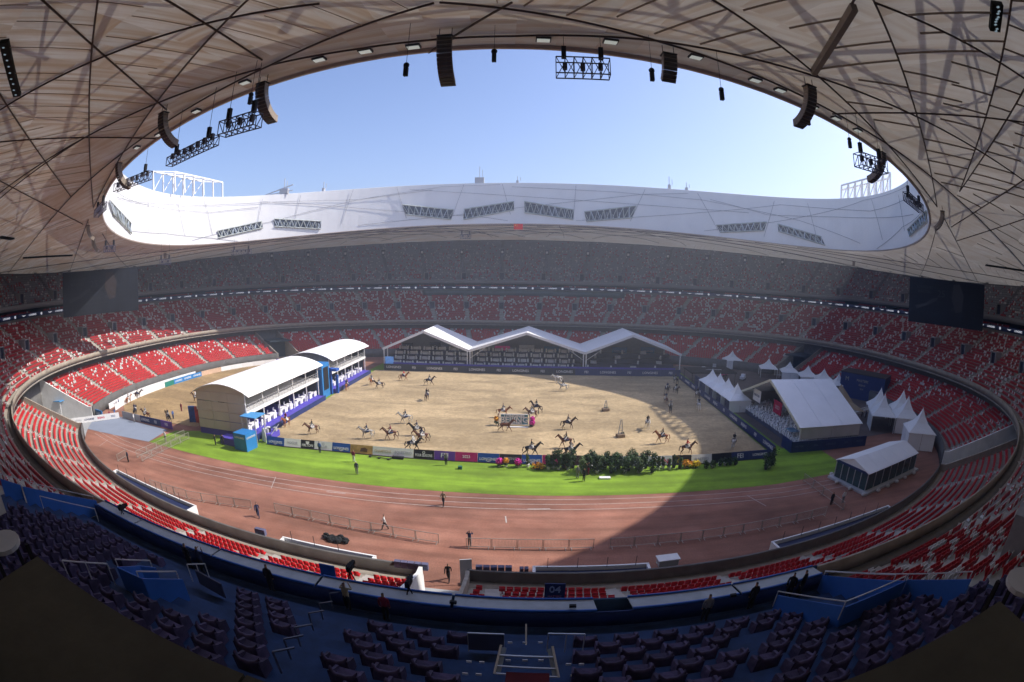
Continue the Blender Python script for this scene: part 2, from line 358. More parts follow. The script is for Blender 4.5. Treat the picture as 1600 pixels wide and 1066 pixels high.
def terrace(name, root, radii, zs, gaps, m, zclip=None, n=361, kind=None):
    """stepped concrete, one tread and one riser per row; runs between the gaps"""
    ph = np.linspace(-math.pi, math.pi, n); edges = sorted(set(list(ph)+[R_(a) for g_ in gaps for a in g_])); ph = np.array(edges)
    V_ = []; Q = []; o = 0
    prof = []
    for k in range(len(zs)):
        prof.append((k, zs[k])); prof.append((k+1, zs[k]))
    m_ = len(prof); RR = [r(ph) for r in radii]
    for k, z in prof:
        r = RR[min(k, len(RR)-1)]; zz = np.full(len(ph), float(z))
        xy = pxy(r, ph)
        if zclip is not None: zz = np.minimum(zz, zc(xy[:, 0], xy[:, 1])-zclip)
        V_.append(np.column_stack([xy, zz]))
    V_ = np.array(V_); nph = len(ph); midp = (ph[:-1]+ph[1:])/2; ok = ~in_gap(midp, gaps)
    for j in range(m_-1):
        a = j*nph+np.arange(nph-1)[ok]; Q.append(np.column_stack([a, a+nph, a+nph+1, a+1]))
    return bulk(name, V_.reshape(-1, 3), np.concatenate(Q), None, m, root, kind)
def ring(name, root, r0, r1, z0, z1, gaps, m, n=361, zt=None):
    """a band of rectangular section following the bowl"""
    ph = np.array(sorted(set(list(np.linspace(-math.pi, math.pi, n))+[R_(a) for g_ in gaps for a in g_])))
    A = pxy(r0(ph), ph); B = pxy(r1(ph), ph); one = np.ones(len(ph))
    zz1 = z1*one if zt is None else zt(B)
    V_ = np.concatenate([np.column_stack([A, z0*one]), np.column_stack([A, zz1]), np.column_stack([B, zz1]), np.column_stack([B, z0*one])]); k = len(ph)
    ok = ~in_gap((ph[:-1]+ph[1:])/2, gaps); a = np.arange(k-1)[ok]; Q = [np.column_stack([i*k+a, ((i+1) % 4)*k+a, ((i+1) % 4)*k+a+1, i*k+a+1]) for i in range(4)]
    Q = np.concatenate(Q)[:, ::-1]; ends = []
    for g_ in gaps:
        for e in g_:
            i = int(np.argmin(np.abs(ph-R_(e)))); ends.append((i, k+i, 2*k+i, 3*k+i))
    if ends: Q = np.concatenate([Q, np.array(ends)])
    return bulk(name, V_, Q, None, m, root)

# --- lower stand
lower = thing('lower_stand', 'lowest seating tier, red seats on pale concrete steps around the arena', 'grandstand')
NL = 15
rl = [(lambda p, k=k: rL(p)+.9+(rT(p)+3.5-rL(p)-.9)*k/NL) for k in range(NL+1)]; zl = [1.5+.37*k for k in range(NL)]
terrace('terrace', lower, rl, zl, GL, concrete)
ring('front_wall', lower, lambda p: rL(p)-.25, lambda p: rL(p)+.0, -.3, 2.5, GL[:2]+[GL[2], GL[3], GL[4]], mat('front wall concrete', (.12, .115, .11), .85, .25, .7))
ring('walkway', lower, lambda p: rL(p)+.003, lambda p: rL(p)+.9, -.3, 1.497, GL, concrete)
ring('back_wall', lower, lambda p: rT(p)+3.5, lambda p: rT(p)+3.8, 0, 9.0, [], concrete_d)
rows = []
for k in range(NL-1):
    rf = lambda p, k=k: rl[k](p)*.45+rl[k+1](p)*.55
    pp, P, T, N = row_samples(rf, .56, .5*(k % 2)); ok = ~in_gap(pp, [(a-.5, b+.5) for a, b in GL]) & away_from_aisles(P); rows.append((P[ok], T[ok], N[ok], zl[k]))
def col_lower(f, P):
    left = P[:, 0] < -10; pr = np.clip((f-.30)*.38, 0, .17)*np.where(P[:, 1] < 40, .1, 1.0); cl = rng.random(len(f)) < pr
    c = np.zeros(len(f), int); c[cl] = 1; return c
seats(lower, rows, col_lower, lambda P, K: (P[:, 1] < 36) & (K < 8) & (np.abs(P[:, 0]) < 26))
def stairs(root, a, radii, zs, hw=.55, m=None):
    b = MB(); d = np.array([math.cos(a), math.sin(a)]); t = np.array([-d[1], d[0]])
    for k in range(len(zs)-1):
        ra, rb = radii[k](np.array(a)), radii[k+1](np.array(a)); dz = (zs[k+1]-zs[k])/2
        for q, (u0, u1, z0, z1) in enumerate(((ra+.004, (ra+rb)/2, zs[k]+.004, zs[k]+.03), ((ra+rb)/2, rb-.004, zs[k]+.004, zs[k]+dz))):
            c = [np.array([XB, YB])+d*u+t*s for u, s in ((u0, -hw), (u1, -hw), (u1, hw), (u0, hw))]; b.prism(c, z0, z1)
    return tag(b.build('stair', m or concrete, root), kind='stuff')
step_m = mat('stair concrete', (.42, .40, .37), .9, .12, 1.)
for a in AIS:
    if not in_gap(np.array([a]), [(x-1.2, y+1.2) for x, y in GL])[0]: stairs(lower, a, rl, zl, .55, step_m)

# --- middle stand
middle = thing('middle_stand', 'middle seating tier, red and white seats mixed above the lower stand', 'grandstand')
NM = 19
rm = [(lambda p, k=k: rT(p)+1.1+(rE(p)-rT(p)-1.1)*k/NM) for k in range(NM+1)]; zm = [9.2+.5*k for k in range(NM)]
terrace('terrace', middle, rm, zm, VIPG, concrete)
ring('rim_slab', middle, lambda p: rT(p)+.15, lambda p: rT(p)+3.5, 8.45, 8.75, [], concrete)
ring('parapet', middle, lambda p: rT(p)-.1, lambda p: rT(p)+.1, 9.05, 10.05, VIPG, mat('parapet concrete', (.33, .29, .235), .85, .2, .8))
ring('walkway', middle, lambda p: rT(p)+.13, lambda p: rT(p)+1.1, 8.76, 9.197, VIPG, concrete_d)
rows = []
GLASS = [(66.0, 113.0)]
for k in range(NM):
    rf = lambda p, k=k: rm[k](p)*.45+rm[k+1](p)*.55
    pp, P, T, N = row_samples(rf, .53, .5*(k % 2)); ok = ~in_gap(pp, [(a-.4, b+.4) for a, b in VIPG]) & away_from_aisles(P, .7)
    if k >= NM-3: ok &= ~in_gap(pp, GLASS)
    rows.append((P[ok], T[ok], N[ok], zm[k]))
def col_mid(f, P):
    c = np.where(rng.random(len(f)) < np.clip(.17+.13*f, 0, 1), 1, 3); return c
seats(middle, rows, col_mid, lambda P, K: (P[:, 1] > 3) & (P[:, 0] > 12) | ((P[:, 1] > 9) & (P[:, 0] < -30)))
pm = MB()
for s in (-1, 1): pm.prism([(s*.75, -1.2), (s*.95, -1.2), (s*.95, 1.2), (s*.75, 1.2)], 0, 2.3)
pm.box((0, 0, 2.4), (1.9, 2.4, .2)); pm.box((0, .1, 1.15), (1.5, 1.8, 2.28), mi=1)
PORTAL = pm.mesh('portal'); PORTAL.materials.append(mat('portal concrete', (.27, .27, .28), .9)); PORTAL.materials.append(mat('portal dark', (.02, .022, .045), .8))
for a in AIS:
    if in_gap(np.array([a]), [(x-1, y+1) for x, y in VIPG])[0]: continue
    stairs(middle, a, rm, zm, .6, step_m)
    r = float(rm[9](np.array(a))); put('portal', PORTAL, None, middle, (XB+r*math.cos(a), YB+r*math.sin(a), zm[9]-.6), a-math.pi/2)
ring('glass_wall', middle, lambda p: rm[NM-3](p)+.1, lambda p: rm[NM-3](p)+.2, zm[NM-3], 19.45, [(-181, 66.), (113., 181)], glass_d)
ring('back_wall', middle, lambda p: rE(p)+.1, lambda p: rE(p)+.4, 17.0, 19.5, [], concrete_d)

# --- box level with the ribbon board
box_level = thing('box_level', 'dark gallery of boxes with a printed blue ribbon board between middle and upper tiers', 'gallery')
ring('floor_slab', box_level, lambda p: rE(p)+.45, lambda p: rE(p)+6.5, 19.2, 19.5, [], concrete_d)
ring('ribbon_board', box_level, lambda p: rE(p)+.3, lambda p: rE(p)+.44, 19.55, 20.65, [], mat('ribbon board navy', (.02, .04, .13), .5, .1, 1.))
ring('rear_glazing', box_level, lambda p: rE(p)+6., lambda p: rE(p)+6.3, 19.51, 22.4, [], mat('box glazing', (.02, .028, .035), .3, .6, .35))
ring('soffit', box_level, lambda p: rE(p)+1.8, lambda p: rE(p)+6.5, 22.41, 22.7, [], concrete_d)
rows = []
for k in range(2):
    pp, P, T, N = row_samples(lambda p, k=k: rE(p)+1.6+1.3*k, .62); ok = (np.sin(pp*43) > -.55); rows.append((P[ok], T[ok], N[ok], 19.9+.35*k))
seats(box_level, rows, lambda f, P: np.where(rng.random(len(f)) < .15, 1, 0), lambda P, K: P[:, 1] > 1e9)
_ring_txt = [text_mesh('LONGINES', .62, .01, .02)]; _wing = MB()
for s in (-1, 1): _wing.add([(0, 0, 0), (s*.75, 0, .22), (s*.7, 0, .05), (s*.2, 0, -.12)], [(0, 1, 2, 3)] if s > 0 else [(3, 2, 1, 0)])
_wing.box((0, 0, 0), (.25, .03, .3)); RIBW = mat('ribbon lettering', (.8, .85, .95), .5, .02, 1., emit=.35); WING = _wing.mesh('emblem'); WING.materials.append(RIBW)  # printed ribbon marks glow a little, brightness put into the material
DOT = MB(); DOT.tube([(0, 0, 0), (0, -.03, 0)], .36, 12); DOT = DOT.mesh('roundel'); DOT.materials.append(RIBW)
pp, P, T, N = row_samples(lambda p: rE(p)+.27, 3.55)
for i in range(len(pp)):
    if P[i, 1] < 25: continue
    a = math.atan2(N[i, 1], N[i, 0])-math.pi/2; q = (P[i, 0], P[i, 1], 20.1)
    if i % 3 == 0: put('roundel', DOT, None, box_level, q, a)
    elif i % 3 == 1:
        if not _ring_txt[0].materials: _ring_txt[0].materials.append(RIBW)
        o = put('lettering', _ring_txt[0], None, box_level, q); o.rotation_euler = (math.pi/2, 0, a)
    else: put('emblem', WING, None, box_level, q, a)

# --- upper stand
upper = thing('upper_stand', 'highest seating tier, grey seats rising up to the roof', 'grandstand')
NU = 32
ru = [(lambda p, k=k: rE(p)+1.9+.9*k) for k in range(NU+1)]; zu = [22.0+.6*k for k in range(NU)]
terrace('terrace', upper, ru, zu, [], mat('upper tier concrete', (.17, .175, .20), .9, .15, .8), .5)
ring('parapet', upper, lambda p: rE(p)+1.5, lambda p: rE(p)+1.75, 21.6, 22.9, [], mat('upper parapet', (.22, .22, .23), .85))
rows = []
for k in range(NU-1):
    pp, P, T, N = row_samples(lambda p, k=k: ru[k](p)+.5, .55, .5*(k % 2)); hh = zc(P[:, 0], P[:, 1]); ok = away_from_aisles(P, .6) & (zu[k]+1.6 < hh) & (P[:, 1] > 22)
    rows.append((P[ok], T[ok], N[ok], zu[k]))
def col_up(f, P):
    r = rng.random(len(f)); c = np.where(r < .62+.35*f, 2, np.where(r < .80+.2*f, 1, 3)); return c  # mostly bluish grey, a larger share towards the top rows
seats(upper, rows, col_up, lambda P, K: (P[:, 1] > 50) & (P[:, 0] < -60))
LITE = MB(); LITE.box((0, -1.3, 1.1), (.8, .1, .9)); LITE = LITE.mesh('sign_plate'); LITE.materials.append(white_paint)
for i, a in enumerate(AIS):
    if math.sin(a) < -.75: continue
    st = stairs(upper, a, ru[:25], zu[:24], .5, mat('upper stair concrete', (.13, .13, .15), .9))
    for kk in (3, 19):
        r = float(ru[kk](np.array(a))); x, y = XB+r*math.cos(a), YB+r*math.sin(a)
        if zu[kk]+3 > float(zc(x, y)): continue
        put('portal', PORTAL, None, upper, (x, y, zu[kk]-.6), a-math.pi/2)
        if kk == 19 and math.sin(a) > .3: put('sign_plate', LITE, None, upper, (x, y, zu[kk]-.6), a-math.pi/2)
ring('duct', upper, lambda p: np.where(np.abs(np.cos(p)) > .5, rE(p)+12.6, rE(p)+30), lambda p: np.where(np.abs(np.cos(p)) > .5, rE(p)+13.9, rE(p)+31), 29.3, 30.0, [(-180, -179.9)], steel_l, zt=lambda B: np.minimum(zc(B[:, 0], B[:, 1])-.4, 60)) if False else None

# end walls and the open entrances through the lower stand
def endwall(root, phd, name='end_wall', top=None, m=None):
    p = R_(phd); d = np.array([math.cos(p), math.sin(p)]); o = np.array([XB, YB]); b = MB(); t = np.array([-d[1], d[0]])*.15
    prof = [(float(rl[0](np.array(p)))-.9, -.2), (float(rl[0](np.array(p)))-.9, 2.5)]+[(float(rl[k](np.array(p))), zl[min(k, NL-1)]+1.0) for k in range(0, NL+1)]+[(float(rl[NL](np.array(p))), -.2)]
    n = len(prof); A = [(*(o+d*r-t), z) for r, z in prof]; B = [(*(o+d*r+t), z) for r, z in prof]
    b.add(A+B, [tuple(range(n)), tuple(range(n, 2*n))[::-1]]+[(i, n+i, n+(i+1) % n, (i+1) % n) for i in range(n)])
    return b.build(name, m or white_paint, root)
wallw = mat('whitewashed wall', (.8, .8, .79), .85, .1, .6)
for e in (-158.0, -33.2+4.6): endwall(lower, e, m=wallw)
for e in (-150.0, -33.2, -91.0, -87.2, 147.0, 151.5, 21.3, 25.2): endwall(lower, e, m=concrete if e not in (-91.0,) else wallw)
for a0, a1 in GL:
    b = MB(); am = (a0+a1)/2
    ph = [R_(a0+(a1-a0)*i/6) for i in range(7)]; A = [tuple(pxy(rL(np.array(p))-.3, np.array(p))) for p in ph]; B = [tuple(pxy(rT(np.array(p))+3.4, np.array(p))) for p in ph[::-1]]
    b.prism(A+B, -.3, .05 if a0 != -91.0 else .12); b.build('entrance_floor', mat('entrance floor', (.36, .37, .38), .9, .15, .5), lower)
for nm, a0, a1 in (('portal_frame', 147.0, 151.5), ('portal_frame', 21.3, 25.2)):
    b = MB(); p0, p1 = R_(a0), R_(a1); q = [pxy(rL(np.array(p))+r, np.array(p)) for p, r in ((p0, 5.), (p1, 5.), (p1, 13), (p0, 13))]
    b.prism(q, 5.2, 5.6); q2 = [pxy(rL(np.array(p))+r, np.array(p)) for p, r in ((p0, 9.5), (p1, 9.5), (p1, 10), (p0, 10))]; b.prism(q2, 0, 5.19)
    b.build(nm, mat('tunnel dark', (.03, .05, .07), .8), lower)
# ------------------------------------------------------------------ the roof
roof = thing('stadium_roof', 'translucent membrane roof ring on crossing steel girders around the oval opening', 'roof')
def line2(p, q): return (CE(*p)[:2], CE(*q)[:2])
SEG = [line2(*s) for s in [((154, 0), (146, 323)), ((0, 169), (500, 2)), ((90, 16), (288, 192)), ((384, 0), (147, 321)), ((275, 4), (456, 121)), ((0, 308), (137, 210)), ((137, 210), (407, 104)),
       ((424, 98), (678, 1)), ((12, 427), (112, 305)), ((112, 305), (424, 98)), ((0, 142), (111, 305)), ((22, 292), (130, 349)), ((0, 219), (244, 214)), ((199, 416), (160, 364)), ((110, 420), (138, 342)),
       ((687, 0), (1025, 60)), ((1025, 60), (1378, 217)), ((1378, 217), (1600, 414)), ((1025, 60), (1600, 280)), ((1120, 0), (1464, 321)), ((1331, 0), (1270, 108)), ((1365, 0), (1464, 321)),
       ((1365, 0), (1600, 119)), ((1578, 0), (1499, 297)), ((1300, 175), (1600, 188)), ((1600, 278), (1486, 353)), ((1470, 330), (1522, 429)), ((1438, 429), (1464, 351)), ((1600, 134), (1499, 297)),
       ((1600, 340), (1494, 375)), ((800, 0), (670, 79))]]
INNER = [line2((424, 98), (560, 73)), line2((560, 73), (800, 53)), line2((800, 53), (1025, 60))]
def sxy(p): return math.hypot((p[0]-XO)/AO, (p[1]-YO)/BO)
def extend(a, b):                       # carry a girder on outwards to the back of the roof
    a = np.array(a, float); b = np.array(b, float); d = (b-a)/np.linalg.norm(b-a)
    for _ in range(140):
        if sxy(b) > sxy(a) and 1.02 < sxy(b) < 1.95 and sxy(b) > 1.12: b = b+d
        if sxy(a) > sxy(b) and 1.02 < sxy(a) < 1.95 and sxy(a) > 1.12: a = a-d
    return a, b
LINES = [extend(*s) for s in SEG]
LINES += [(np.array([2*XO, 2*YO])-a, np.array([2*XO, 2*YO])-b) for a, b in LINES]+INNER
LINES += [(np.array([2*XO, 2*YO])-a, np.array([2*XO, 2*YO])-b) for a, b in INNER]
def sup(th, s): return XO+AO*s*np.cos(th), YO+BO*s*np.sin(th)
bm = bmesh.new(); NT, S_ = 192, [1.0, 1.07, 1.16, 1.27, 1.4, 1.55, 1.72, 1.9, 2.08, 2.2]
grid = []
for s in S_:
    grid.append([bm.verts.new((*sup(2*math.pi*i/NT, s), 0)) for i in range(NT)])
for j in range(len(S_)-1):
    for i in range(NT): bm.faces.new((grid[j][i], grid[j][(i+1) % NT], grid[j+1][(i+1) % NT], grid[j+1][i]))
for a, b in LINES:
    d = (b-a)/np.linalg.norm(b-a); L = np.linalg.norm(b-a); near = [f for f in bm.faces if -14 < float((np.array(f.calc_center_median()[:2])-a)@d) < L+14 and abs(float((np.array(f.calc_center_median()[:2])-a)@np.array([-d[1], d[0]]))) < 16]
    es = {e for f in near for e in f.edges}; vs = {v for f in near for v in f.verts}
    bmesh.ops.bisect_plane(bm, geom=list(vs)+list(es)+near, dist=1e-4, plane_co=(a[0], a[1], 0), plane_no=(-d[1], d[0], 0))
sig = {}
A_ = np.array([a for a, b in LINES]); B_ = np.array([b for a, b in LINES]); D_ = B_-A_; LL = np.linalg.norm(D_, axis=1); D_ /= LL[:, None]; N_ = np.stack([-D_[:, 1], D_[:, 0]], -1)
for f in bm.faces:
    c = np.array(f.calc_center_median()[:2]); al = ((c-A_)*D_).sum(1); sd_ = np.sign(((c-A_)*N_).sum(1)); sd_[(al < -1) | (al > LL+1)] = 0
    th = math.atan2((c[1]-YO)/BO, (c[0]-XO)/AO); key = tuple(sd_.astype(int))+(0 if c[1] < 62 else int((th+math.pi)/(math.pi/12)), 0 if sxy(c) < 1.068 else (1 if c[1] < 62 or sxy(c) < 1.55 else 2))
    sig.setdefault(key, []).append(f)
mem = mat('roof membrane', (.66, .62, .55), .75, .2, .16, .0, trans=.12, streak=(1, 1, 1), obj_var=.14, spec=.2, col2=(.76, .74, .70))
def membrane_stain_bounce(m):
    t = m.node_tree; N = t.nodes; Lk = t.links; tc = N.new('ShaderNodeTexCoord'); b = N['Principled BSDF']; col = b.inputs['Base Color'].links[0].from_socket
    trn = [n for n in N if n.type == 'BSDF_TRANSLUCENT'][0]
    oi = N.new('ShaderNodeAttribute'); oi.attribute_type = 'OBJECT'; oi.attribute_name = 'weave_angle'; ml = N.new('ShaderNodeMath'); ml.operation = 'MULTIPLY'; ml.inputs[1].default_value = -1.; Lk.new(oi.outputs['Fac'], ml.inputs[0])
    vr = N.new('ShaderNodeVectorRotate'); vr.rotation_type = 'Z_AXIS'; Lk.new(tc.outputs['Object'], vr.inputs['Vector']); Lk.new(ml.outputs[0], vr.inputs['Angle'])
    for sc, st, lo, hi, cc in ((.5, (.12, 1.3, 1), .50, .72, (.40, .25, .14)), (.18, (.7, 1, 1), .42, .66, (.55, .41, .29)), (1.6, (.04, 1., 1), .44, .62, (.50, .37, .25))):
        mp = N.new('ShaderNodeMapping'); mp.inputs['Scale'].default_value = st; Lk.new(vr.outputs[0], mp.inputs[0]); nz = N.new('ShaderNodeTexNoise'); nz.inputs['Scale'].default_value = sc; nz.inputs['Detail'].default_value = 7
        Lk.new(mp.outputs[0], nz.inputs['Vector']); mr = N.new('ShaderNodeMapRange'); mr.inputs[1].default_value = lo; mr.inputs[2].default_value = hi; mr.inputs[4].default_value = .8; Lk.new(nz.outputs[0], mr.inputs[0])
        ge = N.new('ShaderNodeNewGeometry'); sx = N.new('ShaderNodeSeparateXYZ'); Lk.new(ge.outputs['Position'], sx.inputs[0]); gx = N.new('ShaderNodeMapRange'); gx.inputs[1].default_value = -25; gx.inputs[2].default_value = 35; gx.inputs[3].default_value = 1; gx.inputs[4].default_value = .28; Lk.new(sx.outputs[0], gx.inputs[0]); mm = N.new('ShaderNodeMath'); mm.operation = 'MULTIPLY'; Lk.new(mr.outputs[0], mm.inputs[0]); Lk.new(gx.outputs[0], mm.inputs[1])  # stains fade to the right, so they also carry the left's warm bounce
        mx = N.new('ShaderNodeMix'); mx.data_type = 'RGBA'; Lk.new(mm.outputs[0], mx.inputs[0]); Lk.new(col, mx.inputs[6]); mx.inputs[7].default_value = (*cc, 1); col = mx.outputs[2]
    Lk.new(col, b.inputs['Base Color']); Lk.new(col, trn.inputs[0])
membrane_stain_bounce(mem)
girder_m = mat('girder paint', (.085, .06, .052), .6, .2, 2.)
joint_m = mat('membrane rib', (.33, .285, .235), .7, .2, 2.)
soft_m = mat('faint membrane rib', (.46, .36, .27), .8, .2, 2.)
def shows(F):
    c = np.mean([f.calc_center_median()[:2] for f in F], axis=0); a = sum(f.calc_area() for f in F); d2 = c[0]**2+c[1]**2+200; return -a/d2*(1 if c[1] > 3 else .02)
panels = sorted(sig.values(), key=shows)
def panel_mesh(faces):
    ids = {}; vs = []; fs = []
    for f in faces:
        q = []
        for v in f.verts:
            if v.index not in ids: ids[v.index] = len(vs); vs.append((v.co.x, v.co.y, float(zc(v.co.x, v.co.y))))
            q.append(ids[v.index])
        fs.append(q)
    return vs, fs
bm.verts.index_update(); rest = MB(); nrib = 0
for i, F in enumerate(panels):
    vs, fs = panel_mesh(F)
    c = np.mean([v[:2] for v in vs], axis=0)
    seen = c[1] > 0 and abs(c[0]-XO) < 175
    if i < 296:
        me = bpy.data.meshes.new('membrane_panel'); me.from_pydata([(v[0]-c[0], v[1]-c[1], v[2]) for v in vs], [], fs); me.update()
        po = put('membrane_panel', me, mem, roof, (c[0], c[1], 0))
    else:
        rest.add(vs, fs); continue
    ar = sum(f.calc_area() for f in F)
    if seen and ar > 7 and sxy(c) > 1.06:
        X = np.array([v[:2] for v in vs]); u_, s_, vt = np.linalg.svd(X-c, full_matrices=False); ax = vt[0]; mn = vt[1]
        ra = math.atan2(c[1]-YO, c[0]-XO); ra = round(ra/(math.pi/7))*(math.pi/7)+(.45 if c[0] > 0 else -.3); mn = np.array([math.cos(ra), math.sin(ra)]); ax = np.array([mn[1], -mn[0]]); po['weave_angle'] = float(math.atan2(mn[1], mn[0]))
        t_ = (X-c)@ax; lo, hi = t_.min(), t_.max(); near_ = np.hypot(*c) < 70; n = int((hi-lo)/(3.0 if near_ else 4.5)); rb = MB()
        for k in range(1, n+1):
            tt = lo+(hi-lo)*k/(n+1); ys = []
            for f in F:
                P = [np.array(v.co[:2])-c for v in f.verts]
                for a, b in zip(P, P[1:]+P[:1]):
                    ta, tb = a@ax-tt, b@ax-tt
                    if ta*tb < 0: q = a+(b-a)*ta/(ta-tb); ys.append(q@mn)
            if len(ys) < 2: continue
            y0, y1 = min(ys), max(ys)
            if y1-y0 < 1.2: continue
            pts = []
            for j in range(5):
                q = c+ax*tt+mn*(y0+(y1-y0)*j/4); pts.append((q[0]-c[0], q[1]-c[1], float(zc(*q))-.2))
            if near_: q_ = MB(); q_.tube(pts, .085 if c[0] > 0 else .035, 4); q_.build('rib', joint_m if c[0] > 0 else soft_m, po)
            else: rb.tube(pts, .06 if c[0] > 0 else .04, 4)
            nrib += 1
        if rb.n: rb.build('ribs', joint_m, po)['kind'] = 'stuff'
if rest.n: rest.build('membrane_edge_panels', mem, roof)['kind'] = 'stuff'
bm.free()
for a, b in LINES:
    n = max(4, int(np.linalg.norm(b-a)/4)); pts = []
    for j in range(n+1):
        q = a+(b-a)*j/n
        if sxy(q) < .999: continue
        pts.append((q[0], q[1], float(zc(*q))-.2))
    if len(pts) > 1:
        b_ = MB(); b_.tube(pts, .085, 5); b_.build('girder', girder_m, roof)
# the thick strut with lamps on the right
p, q = CE(1331, 0), CE(1270, 108); b_ = MB(); b_.bar(tuple(p-[0, 0, .5]), tuple(q-[0, 0, .3]), .42, .5); b_.build('strut', mat('strut paint', (.22, .19, .17), .6), roof)
# upper girder layer above the membrane: unseen steelwork, laid out and sized for its shade on the membrane
ug = MB()
for a, b in LINES:
    L = np.linalg.norm(b-a); n = max(2, int(L/11)); pr = None
    for j in range(n+1):
        q = a+(b-a)*j/n
        if sxy(q) < 1.0: pr = None; continue
        lo = (q[0], q[1], float(zc(*q))+.4); hi = (q[0], q[1], float(zc(*q))+11)
        if pr: ug.bar(pr[1], hi, .36); ug.bar(pr[j % 2], hi if j % 2 == 0 else lo, .2); 
        pr = (lo, hi)
ug.build('top_girder', steel_l, roof)
# inner face of the opening, twelve metres of white panels
thv = [2*math.pi*i/144 for i in range(145)]
def rimz(t): x, y = sup(t, 1.0); return float(zc(x, y))
for i in range(48):
    A = []
    for j in range(4):
        t = 2*math.pi*(i*3+j)/144; A.append((*sup(t, 1.0), rimz(t)))
    b_ = MB(); n = len(A); nm = [((p[0]-XO)/AO**2, (p[1]-YO)/BO**2) for p in A]; nm = [(u/math.hypot(u, v), v/math.hypot(u, v)) for u, v in nm]
    g_ = .02
    rows_ = [[(p[0]+q[0]*o, p[1]+q[1]*o, p[2]+z) for p, q in zip(A, nm)] for o, z in ((0, 0), (.1, 6.3), (.25, 12.6), (1.6, 12.9), (1.8, 12.2), (.45, 6.3), (.35, 0))]
    b_.add([p for r_ in rows_ for p in r_], [(k*n+j, ((k+1) % 7)*n+j, ((k+1) % 7)*n+j+1, k*n+j+1) for k in range(7) for j in range(n-1)])
    b_.build('inner_face_panel', mat('roof face white', (.80, .80, .80), .5, .04, .2, trans=.12), roof)
lip = MB()
lip.tube([(*sup(t, 1.003), rimz(t)-.05) for t in thv[:-1]], .22, 6, closed=True); lip.build('rim_tube', mat('rim edge', (.5, .42, .36), .6), roof)
for i in range(0, 144, 3): pass
seam = MB()
def wseam(px):
    P = [WA(*p, off=-.06) for p in px]; Q = []
    for a, b in zip(P[:-1], P[1:]):
        for k in range(6):
            q = a+(b-a)*k/6; s = sxy(q[:2]); Q.append((XO+(q[0]-XO)/s*.9985, YO+(q[1]-YO)/s*.9985, q[2]))
    seam.tube(Q, .05, 4)
for px in [[(182, 308), (240, 318), (320, 321), (440, 315), (560, 312), (700, 294)], [(182, 300), (250, 325), (330, 332), (420, 322)], [(410, 315), (500, 320), (620, 330), (760, 340), (800, 346)],
           [(300, 376), (430, 345), (560, 312), (690, 292), (800, 288)], [(560, 352), (700, 338), (850, 320), (1000, 304), (1090, 302)], [(640, 296), (800, 306), (1000, 320), (1200, 335)],
           [(800, 292), (960, 300), (1100, 313), (1250, 345), (1360, 388)], [(900, 345), (1060, 335), (1220, 320), (1360, 330), (1430, 300)], [(1110, 312), (1200, 336), (1300, 339), (1440, 331)],
           [(1100, 361), (1250, 340), (1350, 313), (1425, 285)], [(1370, 389), (1410, 355), (1445, 322)], [(200, 360), (260, 365), (330, 372), (380, 378)],
           [(410, 311), (398, 372)], [(470, 305), (455, 368)], [(552, 296), (530, 361)], [(620, 293), (638, 351)], [(725, 288), (703, 349)], [(785, 288), (800, 345)], [(900, 290), (895, 350)], [(1008, 296), (980, 356)],
           [(1090, 302), (1128, 372)], [(1210, 314), (1190, 382)], [(1262, 318), (1280, 388)], [(1362, 312), (1382, 388)], [(1404, 305), (1415, 372)], [(275, 303), (292, 381)], [(320, 309), (335, 379)], [(232, 296), (232, 376)]]: wseam(px)
seam.build('seam', mat('seam line', (.26, .27, .31), .7), roof)
# slanted openings in the white face, steel zigzag and panes over dark sheets for recess shade
op_in = mat('opening recess shade', (.03, .045, .07), .5, .5, .4); op_bar = mat('opening steel', (.42, .45, .42), .5, .3, .6)
for Q in [[(340, 361), (409, 346), (411, 356), (341, 372)], [(428, 342), (502, 346), (501, 358), (429, 354)], [(629, 320), (709, 328), (705, 343), (634, 335)], [(725, 327), (803, 315), (803, 328), (724, 343)],
          [(819, 315), (896, 328), (896, 343), (820, 332)], [(913, 331), (994, 322), (988, 340), (916, 346)], [(1119, 352), (1198, 347), (1194, 360), (1125, 363)], [(1215, 350), (1283, 370), (1289, 383), (1216, 361)],
          [(171, 313), (205, 349), (206, 365), (177, 334)], [(1418, 359), (1447, 330), (1448, 345), (1421, 369)]]:
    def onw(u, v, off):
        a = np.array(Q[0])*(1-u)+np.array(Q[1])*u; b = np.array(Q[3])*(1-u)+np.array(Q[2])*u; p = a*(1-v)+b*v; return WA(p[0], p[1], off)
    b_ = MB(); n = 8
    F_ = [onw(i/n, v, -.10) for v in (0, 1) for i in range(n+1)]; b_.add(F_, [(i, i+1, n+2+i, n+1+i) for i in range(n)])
    for v0, v1 in ((0, 0), (1, 1)): b_.tube([onw(i/n, v0, -.3) for i in range(n+1)], .18, 4, mi=1)
    for i in range(n*2):
        u0, u1 = i/(2*n), (i+1)/(2*n); b_.bar(tuple(onw(u0, i % 2, -.28)), tuple(onw(u1, (i+1) % 2, -.28)), .16+.25*random.random(), .15, mi=1 if random.random() < .6 else 2)
        if random.random() < .55: b_.bar(tuple(onw(u0, random.random()*.6+.1, -.2)), tuple(onw(u0+.03, .95, -.2)), .5*random.random()+.2, .08, mi=2)
    b_.build('opening', [op_in, op_bar, mat('opening pane', (.5, .56, .62), .3, .3, 1.)], roof)
